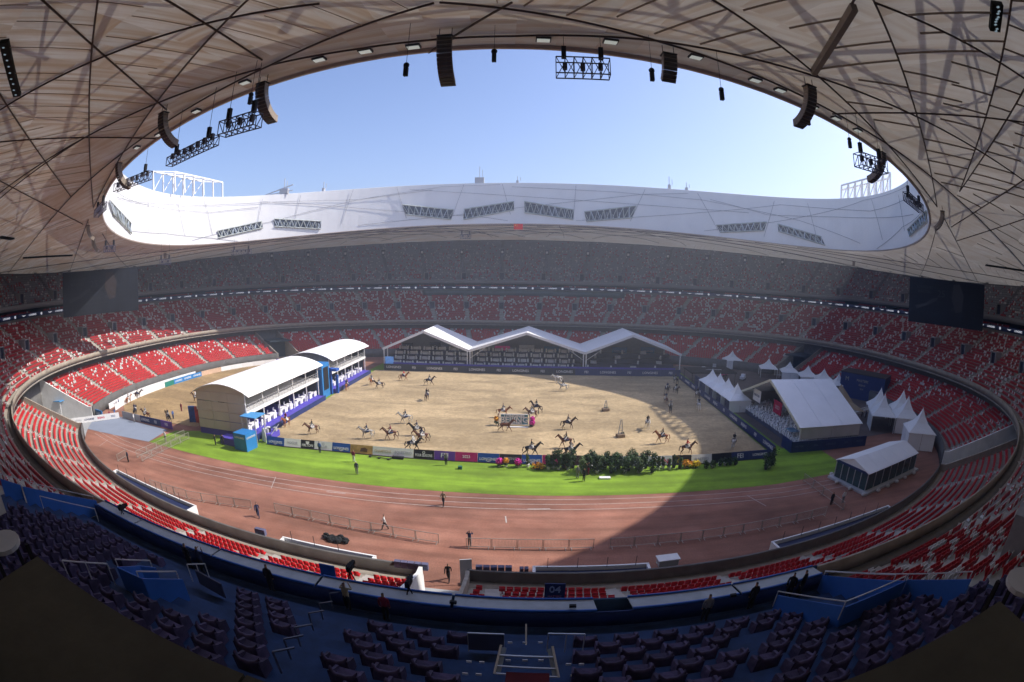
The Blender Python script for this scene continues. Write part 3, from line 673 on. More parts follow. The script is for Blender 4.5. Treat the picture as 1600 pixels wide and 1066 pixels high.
# rows of white lattice frames standing on the roof at both ends
def frame_on_roof(top, bot, lbl, posts=7, D=None, w_=.34):
    P = [WA(*p) for p in bot]; r = thing('lattice_frame', lbl, 'frame', tuple(P[0])); o = P[0]
    def at(px, py, i): d = math.hypot(*(P[0] if i == 0 else P[-1])[:2])+4; return V(px, py, d)-o
    n = posts; tp = []; bt = []
    for k in range(n):
        u = k/(n-1); t_ = np.array(top[0])*(1-u)+np.array(top[1])*u; b2 = np.array(bot[0])*(1-u)+np.array(bot[1])*u
        d = (math.hypot(*P[0][:2])*(1-u)+math.hypot(*P[-1][:2])*u)+4; tp.append(V(*t_, d)-o); bt.append(V(*b2, d)-o)
    for k in range(n):
        b_ = MB(); b_.bar(tuple(bt[k]), tuple(tp[k]), w_); b_.bar(tuple(bt[k]+np.array([3.5, 5, 0])), tuple(tp[k]+np.array([3.5, 5, 0])), w_); b_.bar(tuple(tp[k]), tuple(tp[k]+np.array([3.5, 5, 0])), w_*.8); b_.build('post', white_paint, r)
    b_ = MB()
    for q in (np.zeros(3), np.array([3.5, 5, 0])):
        b_.bar(tuple(tp[0]+q), tuple(tp[-1]+q), w_*1.1)
    b_.build('rail', white_paint, r)
    for k in range(n-1):
        b_ = MB(); b_.bar(tuple(bt[k]), tuple(tp[k+1]) if k % 2 == 0 else tuple(tp[k+1]), w_*.55); b_.build('brace', white_paint, r)
frame_on_roof([(239, 268), (317, 284)], [(240, 299), (317, 309)], 'white lattice frame standing on the roof edge at the left end of the opening', 6)
frame_on_roof([(1315, 290), (1391, 270)], [(1314, 318), (1391, 305)], 'white lattice frame standing on the roof edge at the right end of the opening', 8)
for i, (px, h, lb) in enumerate([(748, 3.6, 'mast cluster with thin aerials on the roof edge above the flag'), (440, 3.2, 'low crane jib parked on the roof edge near the left openings'), (1048, 2.5, 'single short mast on the far roof edge right of centre'),
                               (1075, 1.6, 'pair of small vents on the far roof edge'), (502, 2., 'stubby pair of vents on the roof edge left of centre'), (808, 1.5, 'thin stub on the far roof edge close to the masts')]):
    P = WA(px, 300); t = math.atan2((P[1]-YO)/BO, (P[0]-XO)/AO); z = rimz(t)+12.8; r = thing('roof_mast', lb, 'mast', (P[0], P[1]+1.5, z)); b_ = MB()
    b_.box((0, 0, h/4), (2.8 if i < 2 else .7, 1, h/2)); b_.build('base', grey_pl, r)
    b_ = MB(); b_.bar((0, 0, h/2), (0, 0, h*1.5), .18); b_.bar((.9, 0, h/2), (.9, 0, h*1.2), .15); b_.build('aerial', steel_l, r)
    if i == 1: b_ = MB(); b_.bar((-7, 0, .4), (3, 0, h*.8), .3); b_.bar((-7, 0, .2), (3, 0, .9), .25); b_.build('jib', steel_l, r)
# ventilation slots drawn as dark bars, the corner ones with glowing chips for daylight
for k, (P, lb) in enumerate([(((36, 402), (113, 398)), 'dark open slot in the roof membrane above the left video screen'), (((0, 369), (20, 372)), 'dark open slot at the far left edge of the roof'),
                 (((1540, 413), (1600, 422)), 'dark open slot in the roof membrane right of the right video screen'), (((8, 60), (28, 145)), 'open roof slot with glowing daylight chips at the upper left corner'), (((1556, 0), (1552, 42)), 'open roof slot with glowing daylight chips near the upper right corner')]):
    a, b = CE(*P[0]), CE(*P[1]); b_ = MB(); wd = 1.6 if k < 3 else .8; b_.bar(tuple(a-[0, 0, .2]), tuple(b-[0, 0, .2]), wd, .3); o = b_.build('slot', mat('slot dark', (.01, .012, .012), .8), roof)
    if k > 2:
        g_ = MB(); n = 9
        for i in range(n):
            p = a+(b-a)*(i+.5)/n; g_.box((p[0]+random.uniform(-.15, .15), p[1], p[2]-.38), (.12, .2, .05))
        g_.build('daylight_chip', mat('glowing daylight', (.4, .55, .65), .2, .3, 2., emit=.25), o)
# service hatches around the rim, pane glow stands in for sky light through them
hf = MB(); hf.box((0, 0, 0), (1.0, .62, .14)); HF = hf.mesh('hatch'); HF.materials.append(steel)
hp = MB(); hp.box((0, 0, -.04), (.84, .46, .14)); HP = hp.mesh('glow_pane'); HP.materials.append(mat('lamp diffuser', (.62, .68, .66), .3, .1, 1., emit=.3))
for i, (px, py) in enumerate([(499, 91), (571, 78), (646, 71), (849, 60), (954, 63), (1087, 87), (1180, 123), (1219, 139), (1270, 165), (1306, 183), (1340, 202), (383, 127), (307, 172), (248, 209), (214, 229)]):
    p = CE(px, py); t = math.atan2((p[1]-YO)/BO**2, (p[0]-XO)/AO**2); r = put('hatch_frame', HF, None, roof, (p[0], p[1], p[2]-.1), t+math.pi/2); put('glow_pane', HP, None, r)
# curved loudspeaker arrays hanging inside the rim
cb = MB(); cb.add([(-.62, -.35, -.17), (.62, -.35, -.17), (.5, .42, -.13), (-.5, .42, -.13), (-.62, -.35, .17), (.62, -.35, .17), (.5, .42, .13), (-.5, .42, .13)], [(0, 3, 2, 1), (4, 5, 6, 7), (0, 1, 5, 4), (2, 3, 7, 6), (0, 4, 7, 3), (1, 2, 6, 5)])
cb.box((0, -.37, 0), (1.1, .03, .26), mi=1); CAB = cb.mesh('cabinet'); CAB.materials.append(mat('speaker cabinet', (.26, .215, .175), .6)); CAB.materials.append(mat('speaker grille', (.07, .06, .05), .5))
def line_array(px, py, lbl, n=13, s=1., face=None):
    p = CE(px, py); out = math.atan2((p[1]-YO)/BO**2, (p[0]-XO)/AO**2); rz = out+math.pi/2 if face is None else face
    r = thing('line_array', lbl, 'loudspeaker', (p[0], p[1], p[2]-.5), rz, 'curved loudspeaker arrays hanging around the roof opening')
    z, y, a = -.55, 0., R_(4)
    for k in range(n):
        o = put('cabinet', CAB, None, r, (0, y, z)); o.rotation_euler = (a, 0, 0); z -= .335*math.cos(a); y += .335*math.sin(a); a += R_(6.2)
    b_ = MB(); b_.box((0, 0, -.3), (1.25, .9, .1)); b_.bar((-.5, 0, -.3), (-.5, 0, .6), .05); b_.bar((.5, 0, -.3), (.5, 0, .6), .05); b_.build('flying_frame', steel, r); r.scale = (s*.8, s*.8, s*.8)
for px, py, lb in [(697, 44, 'largest curved loudspeaker array, seen face on from below left of centre top'), (258, 165, 'curved loudspeaker array between the upper left girders, bowed like a banana'), (413, 118, 'curved loudspeaker array above the two hanging trusses on the left'),
                   (1043, 72, 'curved loudspeaker array hanging right of the central truss'), (1262, 122, 'curved loudspeaker array beside the lamp-lined strut on the right'), (1376, 228, 'dark curved loudspeaker array close to the right hanging truss'),
                   (187, 246, 'curved loudspeaker array above the left end of the white roof face'), (1472, 322, 'pale curved loudspeaker array at the right tip of the opening'), (138, 346, 'pale curved loudspeaker array at the left tip of the opening'),
                   (146, 368, 'lowest curved loudspeaker array on the left, tip lit by sun')]:
    line_array(px, py, lb, 7 if px == 1043 else (13 if py < 300 else 11))
for px, py, lb in [(258, 392, 'small sunlit loudspeaker under the far rim at left'), (388, 388, 'small sunlit loudspeaker under the far rim above the left tent'), (1334, 405, 'white drooping loudspeaker under the far rim at right')]:
    line_array(px, py, lb, 6, .8)
# lighting trusses on chain hoists
def truss(pa, pb, D, lbl, hgt=1.3, dep=1.1, up=6):
    a, b = V(*pa, D[0]), V(*pb, D[1]); b = G(*pb, a[2]) if D[0] < 62 else np.array([b[0], b[1], a[2]]); L = np.linalg.norm(b-a); r = thing('lighting_truss', lbl, 'truss', tuple(a), 0, 'lighting trusses hanging in the roof opening'); v = b-a
    sd3 = np.cross(v/L, [0, 0, 1]); sd3 /= np.linalg.norm(sd3); b_ = MB(); n = max(6, int(L/.75)); C_ = [sd3*s*dep/2+np.array([0, 0, z]) for s in (-1, 1) for z in (0, hgt)]
    for c in C_: b_.bar(tuple(c), tuple(c+v), .07)
    for k in range(n+1):
        q = v*k/n
        for i, j in ((0, 1), (1, 3), (3, 2), (2, 0)): b_.bar(tuple(C_[i]+q), tuple(C_[j]+q), .05)
        if k < n: b_.bar(tuple(C_[0]+q), tuple(C_[1]+v*(k+1)/n), .045); b_.bar(tuple(C_[3]+q), tuple(C_[2]+v*(k+1)/n), .045)
    b_.build('lattice', mat('truss steel', (.06, .055, .09), .5, .2, 3), r)
    for k in range(int(L/1.1)):
        b_ = MB(); q = v*(k+.5)/max(1, int(L/1.1)); b_.box((q[0], q[1], .65+.2*random.random()), (.28, .28, .5)); b_.build('lamp', steel, r)
    for u in (.15, .85):
        q = v*u; b_ = MB(); b_.box((q[0], q[1], hgt+.55), (.3, .3, .9)); b_.build('hoist', black, r); b_ = MB(); b_.bar((q[0], q[1], hgt+.9), (q[0], q[1], hgt+up), .03); b_.build('chain', steel, r)
truss((869, 118), (953, 121), (28, 28), 'long lighting truss hanging at the centre top of the opening', 1.2, .9, 4.)
truss((346, 213), (402, 197), (34, 33), 'lighting truss hanging below the upper left loudspeaker array', 1.0, .9, 4)
truss((264, 260), (336, 226), (44, 40), 'thin long lighting truss sloping across the left sky', .75, .7, 5)
truss((180, 300), (234, 280), (60, 56), 'lighting truss in front of the white lattice frame on the left', .9, .7, 5)
truss((150, 340), (163, 318), (73, 66), 'lighting truss seen nearly end on at the left tip', 1.0, .8, 4)
truss((1341, 259), (1382, 272), (40, 44), 'lighting truss hanging in the pale sky above the right lattice frame', 1.1, 1., 4.5)
truss((1416, 313), (1440, 333), (58, 64), 'lighting truss at the right tip of the opening', 1.0, .8, 4)
truss((162, 394), (180, 394), (90, 90), 'pale lighting truss under the ceiling left of the white face', 1.0, .8, 3)
truss((249, 414), (267, 414), (120, 120), 'pale lighting truss above the far left stand', 1.2, .8, 4)
truss((361, 398), (393, 398), (135, 135), 'pale lighting truss under the far rim at left', 1.2, .8, 3)
truss((719, 373), (736, 373), (140, 140), 'pale lighting truss under the far rim left of the flag', 1.2, .8, 3)
for px, py, D, lb in [(634, 112, 27, 'black chain hoist dangling left of the largest loudspeaker'), (772, 90, 27, 'black chain hoist dangling right of the largest loudspeaker'), (1019, 120, 28, 'black chain hoist left of the right-hand loudspeakers'),
                      (1128, 150, 30, 'black chain hoist alone in the pale sky'), (1263, 190, 36, 'black chain hoist below the right loudspeaker array'), (1328, 226, 40, 'black chain hoist left of the right lighting truss'),
                      (391, 157, 33, 'black chain hoist under the tip of the left loudspeaker array')]:
    p = V(px, py, D); r = thing('chain_hoist', lb, 'hoist', tuple(p), 0, 'chain hoists hanging from the rim'); b_ = MB(); b_.box((0, 0, 0), (.26, .26, .6)); b_.ball((0, 0, .45), .2); b_.build('motor', black, r); b_ = MB(); b_.bar((0, 0, .5), (0, 0, 4), .025); b_.build('chain', steel, r)
# national flag under the far rim
a = V(803, 350, 140); bq = V(817, 350, 140); c = V(817, 359, 140); fl = MB(); wv, hv = abs(bq[0]-a[0]), a[2]-c[2]
fl.box((0, 0, 0), (wv, .05, hv)); r = thing('flag', 'red flag with yellow stars hanging under the far roof edge', 'flag', (a[0]+wv/2, a[1], a[2]-hv/2)); fl.build('cloth', mat('flag red', (.75, .01, .01), .7), r)
def star(b_, x, z, s):
    P = [(x+s*(1 if k % 2 == 0 else .4)*math.sin(math.pi*k/5), -.04, z+s*(1 if k % 2 == 0 else .4)*math.cos(math.pi*k/5)) for k in range(10)]; b_.add(P, [tuple(range(10))])
st = MB(); star(st, -wv*.33, hv*.25, hv*.16)
for x, z in ((-.17, .38), (-.1, .26), (-.1, .12), (-.17, .0)): star(st, wv*x, hv*z, hv*.06)
st.build('star', mat('flag yellow', (.9, .7, .02), .7), r)
# unseen wall behind everything, added to block sky light under the upper stands
fc = MB(); N2 = 96; P0 = [sup(2*math.pi*i/N2, 2.19) for i in range(N2)]; P1 = [sup(2*math.pi*i/N2, 2.21) for i in range(N2)]
for P_, z_ in ((P0, 0), (P1, 0)): pass
vs = [(*p, -.3) for p in P0]+[(*p, float(zc(*p))+.3) for p in P0]+[(*p, float(zc(*p))+.3) for p in P1]+[(*p, -.3) for p in P1]
fc.add(vs, [(k*N2+i, k*N2+(i+1) % N2, ((k+1) % 4)*N2+(i+1) % N2, ((k+1) % 4)*N2+i) for k in range(4) for i in range(N2)])
tag(fc.build('light_blocking_wall', concrete_d), 'dark outer wall closing the bowl behind the top seats', 'wall')
# video screens
def screen(P, lbl):
    a, b, c, d = [np.array(p) for p in P]; o = (a+b+c+d)/4; w_ = np.linalg.norm(b[:2]-a[:2]); h_ = (a[2]+b[2]-c[2]-d[2])/2; rz = math.atan2(b[1]-a[1], b[0]-a[0]); r = thing('video_screen', lbl, 'screen', tuple(o), rz)
    m = MB(); m.box((0, .5, 0), (w_, .9, h_)); m.build('cabinet', steel, r)
    m = MB(); nx, nz = 8, 4
    for i in range(nx):
        for k in range(nz):
            q = MB(); q.box((-w_/2+w_*(i+.5)/nx, .02, -h_/2+h_*(k+.5)/nz), (w_/nx-.03, .06, h_/nz-.03)); q.build('module', SCM, r)
    return r, w_, h_
SCM = mat('unlit display', (.018, .02, .026), .85, .25, .25, spec=.05)
fa = mat('faint display picture', (.035, .038, .046), .85, spec=.05); fb = mat('faint display figure', (.04, .033, .034), .85, spec=.05)
for P, lbl, k in (([V(98, 424, 118), V(216, 420, 118), V(216, 487, 118), V(100, 494, 118)], 'grey unlit video screen hanging above the left stand, faint poster picture on it', 0),
               ([V(1420, 437, 118), V(1537, 440, 118), V(1537, 520, 118), V(1420, 500, 118)], 'nearly black video screen hanging above the shaded right stand', 1)):
    r, w_, h_ = screen(P, lbl)
    for tx, x, z, s in (('2023', .1, -.12, .9), ('LONGINES', -.3, .3, .9), ('MASTERS', -.3, .2, .9), ('25', -.08, .18, 2.2)):
        text(r, tx, (w_*x, -.03, h_*z), s, fa if k == 0 else mat('dark display text', (.04, .042, .05), .4), bold=.01)
    q = MB(); q.add([(x*w_, -.035, z*h_) for x, z in ((-.42, -.12), (-.3, -.06), (-.2, .06), (-.12, .1), (-.14, .03), (-.26, -.1), (-.4, -.2))], [(0, 1, 2, 3, 4, 5, 6)]); q.build('picture', fa if k == 0 else MATS['dark display text'], r)
    q = MB(); q.add([(x*w_, -.035, z*h_) for x, z in ((.08, .42), (.16, .44), (.22, .2), (.2, -.15), (.12, -.2), (.06, .1))], [(0, 1, 2, 3, 4, 5)]); q.build('picture', fb if k == 0 else MATS['dark display text'], r)
# ------------------------------------------------------------------ tents and pavilions round the sand
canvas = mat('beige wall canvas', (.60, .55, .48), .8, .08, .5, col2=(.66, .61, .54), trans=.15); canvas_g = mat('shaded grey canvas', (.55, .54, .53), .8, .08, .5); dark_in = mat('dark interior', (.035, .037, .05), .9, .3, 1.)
_cw = MB(); _cw.box((0, 0, .25), (.44, .44, .5)); _cw.box((0, .2, .72), (.44, .07, .5)); WCH = _cw.mesh('white_chair'); WCH.materials.append(mat('white chair paint', (.85, .85, .86), .6))
_ct = MB(); _ct.box((0, 0, .37), (1.5, .8, .74)); WTB = _ct.mesh('covered_table'); WTB.materials.append(mat('table linen', (.75, .75, .78), .8))
def wchair(x, y, z, rz, lb, gr, m=None):
    o = put('white_chair', WCH, None, None, (x, y, z), rz); tag(o, lb, 'chair', gr); return o
def wtable(x, y, z, rz, lb, gr):
    o = put('covered_table', WTB, None, None, (x, y, z), rz); tag(o, lb, 'table', gr); return o
def hall(x0, x1, y0, y1, lbl, endcol, seed):
    r = thing('hospitality_building', lbl, 'building', ((x0+x1)/2, (y0+y1)/2, 0)); W, L = x1-x0, y1-y0; hx, hy = W/2, L/2
    b = MB(); b.box((0, 0, .5), (W, L, 1.0)); b.build('base', violet, r)
    b = MB(); b.box((hx+.75, 0, .45), (1.5, L, .9)); b.build('apron', violet, r)
    b = MB(); b.box((hx+1.55, 0, .5), (.12, L, 1.0)); b.build('front_board', navy, r)
    b = MB(); b.box((0, 0, 4.2), (W+.5, L, .5)); b.build('floor_slab', white_paint, r)
    b = MB(); b.box((-hx+.2, 0, 4), (.15, L, 6)); b.build('rear_wall', canvas_g, r)
    for zz, h in ((1.05, 1.5), (2.6, 1.5), (4.15, 1.5), (5.7, 1.5)):
        for k in range(3):
            b = MB(); b.box((-hx+W*(k+.5)/3, -hy-.03+.01*(k % 2), zz+h/2-.02), (W/3-.06, .12, h-.06)); b.build('wall_panel', endcol, r)
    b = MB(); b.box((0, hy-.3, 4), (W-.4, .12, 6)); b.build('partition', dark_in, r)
    n = 5
    for k in range(n+1):
        y = -hy+L*k/n; b = MB(); b.bar((hx, y, 1), (hx, y, 7.3), .16); b.build('post', white_paint, r)
    NS, xs = 5, [(-hx-.45+(W+1.6)*i/10) for i in range(11)]; zz = [7.05+1.6*math.sin(math.pi*i/10)**.8 for i in range(11)]
    for k in range(NS):
        y0_, y1_ = -hy-.5+(L+1.0)*k/NS, -hy-.5+(L+1.0)*(k+1)/NS-.05; b = MB()
        for i in range(10): b.add([(xs[i], y0_, zz[i]), (xs[i+1], y0_, zz[i+1]), (xs[i+1], y1_, zz[i+1]), (xs[i], y1_, zz[i]), (xs[i], y0_, zz[i]-.12), (xs[i+1], y0_, zz[i+1]-.12), (xs[i+1], y1_, zz[i+1]-.12), (xs[i], y1_, zz[i]-.12)], [(0, 1, 2, 3), (7, 6, 5, 4), (0, 4, 5, 1), (2, 6, 7, 3), (0, 3, 7, 4), (1, 5, 6, 2)])
        b.build('roof_bay', white_m, r)
    b = MB(); P = [(x, -hy-.03, z-.13) for x, z in zip(xs[:-1], zz[:-1])]+[(hx, -hy-.03, 7.0), (-hx, -hy-.03, 7.0)]; b.add(P+[(p[0], p[1]+.1, p[2]) for p in P], [tuple(range(len(P))), tuple(range(len(P), 2*len(P)))[::-1]]); b.build('gable', endcol, r)
    b = MB()
    for z in (4.75, 5.1, 5.5): b.bar((hx+.1, -hy, z), (hx+.1, hy, z), .05)
    for k in range(26): b.bar((hx+.1, -hy+L*k/25, 4.45), (hx+.1, -hy+L*k/25, 5.5), .05)
    b.build('railing', steel_l, r)['kind'] = 'stuff'
    b = MB()
    for k in range(1, 3): b.box((0, -hy+L*k/3, 2.5), (W*.6, .1, 2.9))
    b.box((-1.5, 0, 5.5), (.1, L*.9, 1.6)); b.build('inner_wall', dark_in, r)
    for k in range(int(L/2.0)):
        y = (y0+y1)/2-hy+1.2+2.0*k
        if k % 3 != 2: wtable(x1-1.3, y, 1.0, math.pi/2, 'white-covered table, ground floor of the %s, %s bay from the near end' % (lbl.split(',')[0].replace('two-storey ', ''), ords[k]), 'tables in the '+lbl.split(',')[0])
        for q in range(3): wchair(x1-.45 if q < 2 else x1-2.2, y-.5+.55*q, 1.0, math.pi/2+math.pi*(q < 2), 'small white chair, %s ground floor, %s bay, %s one' % (lbl.split(',')[0].replace('two-storey ', ''), ords[k], ('front left', 'front right', 'inner')[q]), 'chairs in the '+lbl.split(',')[0])
    return r
hall(-54.6, -43.9, 58.3, 84.3, 'near two-storey hospitality building, arched white roof and beige panelled end wall', canvas, 1)
hall(-54.2, -43.9, 90.0, 111.0, 'far two-storey hospitality building, arched white roof with dim glazed end', mat('glazed end wall', (.25, .26, .27), .4, .3, 1.), 2)
# blue tower between the two buildings
r = thing('display_tower', 'bright blue tower with a black display between the two arched buildings', 'tower', (-44.6, 86.9, 0)); b = MB(); b.box((0, 0, 3.5), (2.6, 3.4, 7)); b.build('casing', blue_b, r)
b = MB(); b.box((1.35, 0, 3.9), (.1, 2.2, 4.6)); b.build('screen', black, r); text(r, 'LONGINES', (0, -1.74, 6.1), .5, white_paint)
r = thing('gate_arch', 'blue entrance gate frame next to the display tower', 'gate', (-43.4, 89.2, 0)); b = MB(); b.box((0, 0, 2.8), (.8, .5, 5.6)); b.box((1.2, .9, 2.0), (.5, .5, 4.)); b.box((.6, .45, 5.2), (2.2, 1.6, .5)); b.build('frame', blue, r)
# the blue cabin and its canopy at the corner
r = thing('sign_cabin', 'bright blue cube cabin with white lettering at the near corner of the sand', 'cabin', (-42.2, 54.9, 0), R_(-8)); b = MB(); b.box((0, 0, 1.3), (2.7, 2.4, 2.6)); b.build('body', blue_b, r)
text(r, 'LONGINES', (0, -1.24, 2.0), .42, white_paint); text(r, 'LONGINES', (1.39, 0, 2.0), .42, white_paint, rz=math.pi/2)
b = MB(); b.box((-3.3, .4, .55), (4.2, 1.8, 1.1)); b.build('stair_block', violet, r)
r = thing('canopy', 'small flat blue canopy on posts against the panelled wall', 'canopy', (-42.6, 57.9, 0)); b = MB(); b.prism([(-1.5, -1.2), (1.6, -1.4), (1.6, 1.6), (-1.5, 1.4)], 4.15, 4.3); b.build('roof', mat('light blue awning', (.08, .3, .6), .6), r)
for x, y in ((-1.3, -1), (1.4, -1.2), (1.4, 1.4)): b = MB(); b.bar((x, y, 0), (x, y, 4.15), .1); b.build('post', steel_l, r)
r = thing('camera_platform', 'cluttered equipment platform with rails beside the blue cabin', 'platform', (-41.0, 60.6, 0)); b = MB(); b.box((0, 0, .5), (1.8, 2.6, 1.)); b.build('deck', violet, r)
for k in range(5): b = MB(); b.box((random.uniform(-.7, .7), random.uniform(-1, 1), 1.3), (.5, .5, .6)); b.build('case', (steel_l, white_paint, black)[k % 3], r)
b = MB(); b.bar((-.9, -1.3, 2.0), (-.9, 1.3, 2.8), .06); b.build('handrail', steel_l, r); b = MB(); b.bar((-.9, 0, 0), (-.9, 0, 2.3), .06); b.build('post', steel_l, r); b = MB(); b.bar((.9, -1.3, 1.0), (.9, 1.3, 1.9), .06); b.build('handrail', steel_l, r)
r = thing('feather_flag', 'rounded white banner flag at the left end of the advertising boards', 'flag', (-41.0, 58.4, 0), R_(-30)); b = MB(); P = [(-.75, 0, 0), (.6, 0, 0), (.8, 0, .8), (.6, 0, 1.7), (.15, 0, 2.3), (-.25, 0, 2.2), (-.6, 0, 1.3)]; b.slab(P, .05); b.build('cloth', white_m, r)

# three-gabled pavilion on the far side
pv = thing('gabled_pavilion', 'long open pavilion with three white gables across the far end of the sand', 'pavilion', (0, 0, 0)); XP = [-41.2, -18.3, 10.9, 36.2]; YF, YR = 117.6, 134.0
for i in range(3):
    x0, x1 = XP[i], XP[i+1]; xm = (x0+x1)/2+(-.3, 0, -.6)[i]; n = 5
    for s, (xa, za, xb, zb) in enumerate(((x0, 5.6, xm, 10.3), (xm, 10.3, x1, 5.6))):
        for k in range(n):
            ya, yb = YF+(YR-YF)*k/n+.02, YF+(YR-YF)*(k+1)/n-.03; b = MB(); b.slab([(xa, ya, za), (xb, ya, zb), (xb, yb, zb), (xa, yb, za)], .14); b.build('roof_panel', white_m, pv)
        b = MB(); b.bar((xa, YF-.15, za-.2), (xb, YF-.15, zb-.2), .1, .62); b.build('fascia', white_paint, pv)
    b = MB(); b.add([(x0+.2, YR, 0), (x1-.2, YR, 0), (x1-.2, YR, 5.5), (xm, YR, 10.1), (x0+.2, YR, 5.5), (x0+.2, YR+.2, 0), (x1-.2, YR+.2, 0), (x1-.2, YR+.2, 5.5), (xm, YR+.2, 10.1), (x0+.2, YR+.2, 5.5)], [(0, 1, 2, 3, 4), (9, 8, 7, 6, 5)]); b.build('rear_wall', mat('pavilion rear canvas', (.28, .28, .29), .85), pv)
    for xa, xb in ((x0, xm), (xm, x1)):
        pass
    b = MB()
    for k in range(4): b.box(((x0+x1)/2, YF+4.2+2.2*k, .45+.5*k), (x1-x0-1.2, 2.2, .9+1.0*k))
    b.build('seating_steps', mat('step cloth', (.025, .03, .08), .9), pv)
for x in XP:
    for dx, dy in ((-.35, 0), (.35, 0), (.5, 2.5)):
        if (x == XP[0] and dx < 0) or (x == XP[-1] and dx > 0): continue
        b = MB(); b.bar((x+dx, YF+dy, 0), (x+dx, YF+dy, 5.6), .22); b.build('post', white_paint, pv)
    if x in XP[1:3]:
        b = MB(); b.box((x, YF-.1, .25), (1.4, .9, .5)); b.build('ballast', white_paint, pv)
for x, s in ((XP[1], 1), (XP[2], -1), (XP[2], 1)): b = MB(); b.bar((x+s*.4, YF+.3, 3.6), (x+s*4.2, YF+.3, 6.3), .12); b.build('brace', white_paint, pv)
for px, py, m, w_, tx, tm in [(785, 547, magenta, 4.2, '2023', white_paint), (823, 546, white_paint, 4.2, 'MASTERS', navy), (862, 548, blue_b, 4.2, 'LONGINES', white_paint), (968, 549, blue_b, 4.3, 'LONGINES', white_paint), (1012, 549, blue_b, 4.0, 'LONGINES', white_paint), (637, 542, black, 3.2, 'H', white_paint), (680, 541, black, 3.2, 'o', white_paint)]:
    p = VY(px, py, YR-3.2); b = MB(); b.box((0, 0, 0), (w_, .1, 2.3)); o = tag(b.build('hanging_sign', mat('glowing magenta print', (.8, .03, .3), .5, emit=.06) if px == 785 else m, None, p), {785: 'magenta hanging sign in the middle bay of the pavilion', 823: 'white hanging sign in the middle bay of the pavilion', 862: 'blue hanging sign in the middle bay of the pavilion', 968: 'blue hanging sign left in the shaded bay of the pavilion', 1012: 'blue hanging sign right in the shaded bay of the pavilion', 637: 'black hanging sign with an H emblem in the left bay', 680: 'black hanging sign with a ring emblem in the left bay'}[px], 'sign')  # the magenta print glows faintly, brightness put into its material
    text(o, tx, (0, -.07, 0), 1.5 if len(tx) < 2 else .6, tm, fit=w_*.8)
nch = 0
for i in range(3):
    x0, x1 = XP[i]+1.2, XP[i+1]-1.2
    for k in range(4):
        z = .9+1.0*k if k else .9; y = YF+3.6+2.2*k; bay = ('left', 'middle', 'shaded right')[i]
        nx = int((x1-x0)/1.2)
        for j in range(nx):
            x = x0+1.2*j+.4*(k % 2)
            if (i == 2 and (j*7+k*3) % 5): continue
            if j % 3 == 1: wtable(x, y+random.uniform(-.2, .5), z, random.uniform(-.2, .2), 'white-covered table in the %s pavilion bay, %s tier, %s place from the left' % (bay, ('first', 'second', 'third', 'top')[k], ords[j]), 'tables in the %s pavilion bay' % bay)
            else: wchair(x, y+random.uniform(-.3, .3), z, math.pi*(j % 2), 'white chair in the %s pavilion bay, %s tier, %s place from the left' % (bay, ('first', 'second', 'third', 'top')[k], ords[j]), 'chairs in the %s pavilion bay' % bay); nch += 1
hedge = MB()
pv2 = thing('video_wall', 'small lit blue screen by the left post of the pavilion', 'screen', (-39.2, 117.0, 0)); b = MB(); b.box((0, 0, 1.9), (2.2, .5, 3.2)); b.build('panel', mat('lit blue display', (.12, .3, .7), .4, .5, 1., emit=.25), pv2); b = MB(); b.box((0, 0, .15), (1.6, .6, .3)); b.build('stand', steel, pv2)

# open-fronted grandstand tent on the right of the sand
gt = thing('grandstand_tent', 'big white gable tent open towards the sand, full of white chairs', 'tent', (0, 0, 0)); TX0, TX1, TY0, TY1, ZR, ZE, YRG = 39.6, 52.3, 60.6, 84.6, 8.6, 3.7, 72.4
for s, (ya, za, yb, zb) in enumerate(((TY0-.2, ZE, YRG, ZR), (YRG, ZR, TY1+.2, ZE))):
    n = 3
    for k in range(n):
        xa, xb = TX0-.4+(TX1-TX0+.8)*k/n+.02, TX0-.4+(TX1-TX0+.8)*(k+1)/n-.03; b = MB(); b.slab([(xa, ya, za), (xb, ya, za), (xb, yb, zb), (xa, yb, zb)], .14); b.build('roof_panel', white_m, gt)
    b = MB(); b.bar((TX0-.45, ya, za-.15), (TX0-.45, yb, zb-.15), .12, .4); b.build('fascia', mat('tent trim', (.6, .58, .45), .7), gt)
for k in range(2):
    xa, xb = TX0+(TX1-TX0)*k/2, TX0+(TX1-TX0)*(k+1)/2; b = MB(); b.box(((xa+xb)/2, TY0, 2.7), (xb-xa-.08, .12, 1.9)); b.build('side_wall', canvas_g, gt)
b = MB(); b.box(((TX0+TX1)/2, TY0-.15, 1.5), (TX1-TX0+.2, .1, .12))
for k in range(30): b.bar((TX0+(TX1-TX0)*k/29, TY0-.15, 1.0), (TX0+(TX1-TX0)*k/29, TY0-.15, 1.75), .06)
b.build('railing', steel_l, gt)['kind'] = 'stuff'
b = MB(); b.box(((TX0+TX1)/2, TY1, 2.5), (TX1-TX0, .12, 2.6)); b.build('side_wall', canvas_g, gt); b = MB(); b.add([(TX1, TY0, .2), (TX1, TY1, .2), (TX1, TY1, ZE), (TX1, YRG, ZR-.2), (TX1, TY0, ZE)], [(0, 1, 2, 3, 4)]); b.build('rear_wall', canvas_g, gt)
for y in (TY0, TY1): b = MB(); b.bar((TX0, y, 0), (TX0, y, ZE), .22); b.build('post', white_paint, gt)
b = MB()
for k in range(11): b.box((TX0+.6+1.05*k, (TY0+TY1)/2, .35+.07*k), (1.05, TY1-TY0-1, .7+.14*k))
b.build('seating_steps', mat('pale step carpet', (.10, .11, .16), .9), gt)
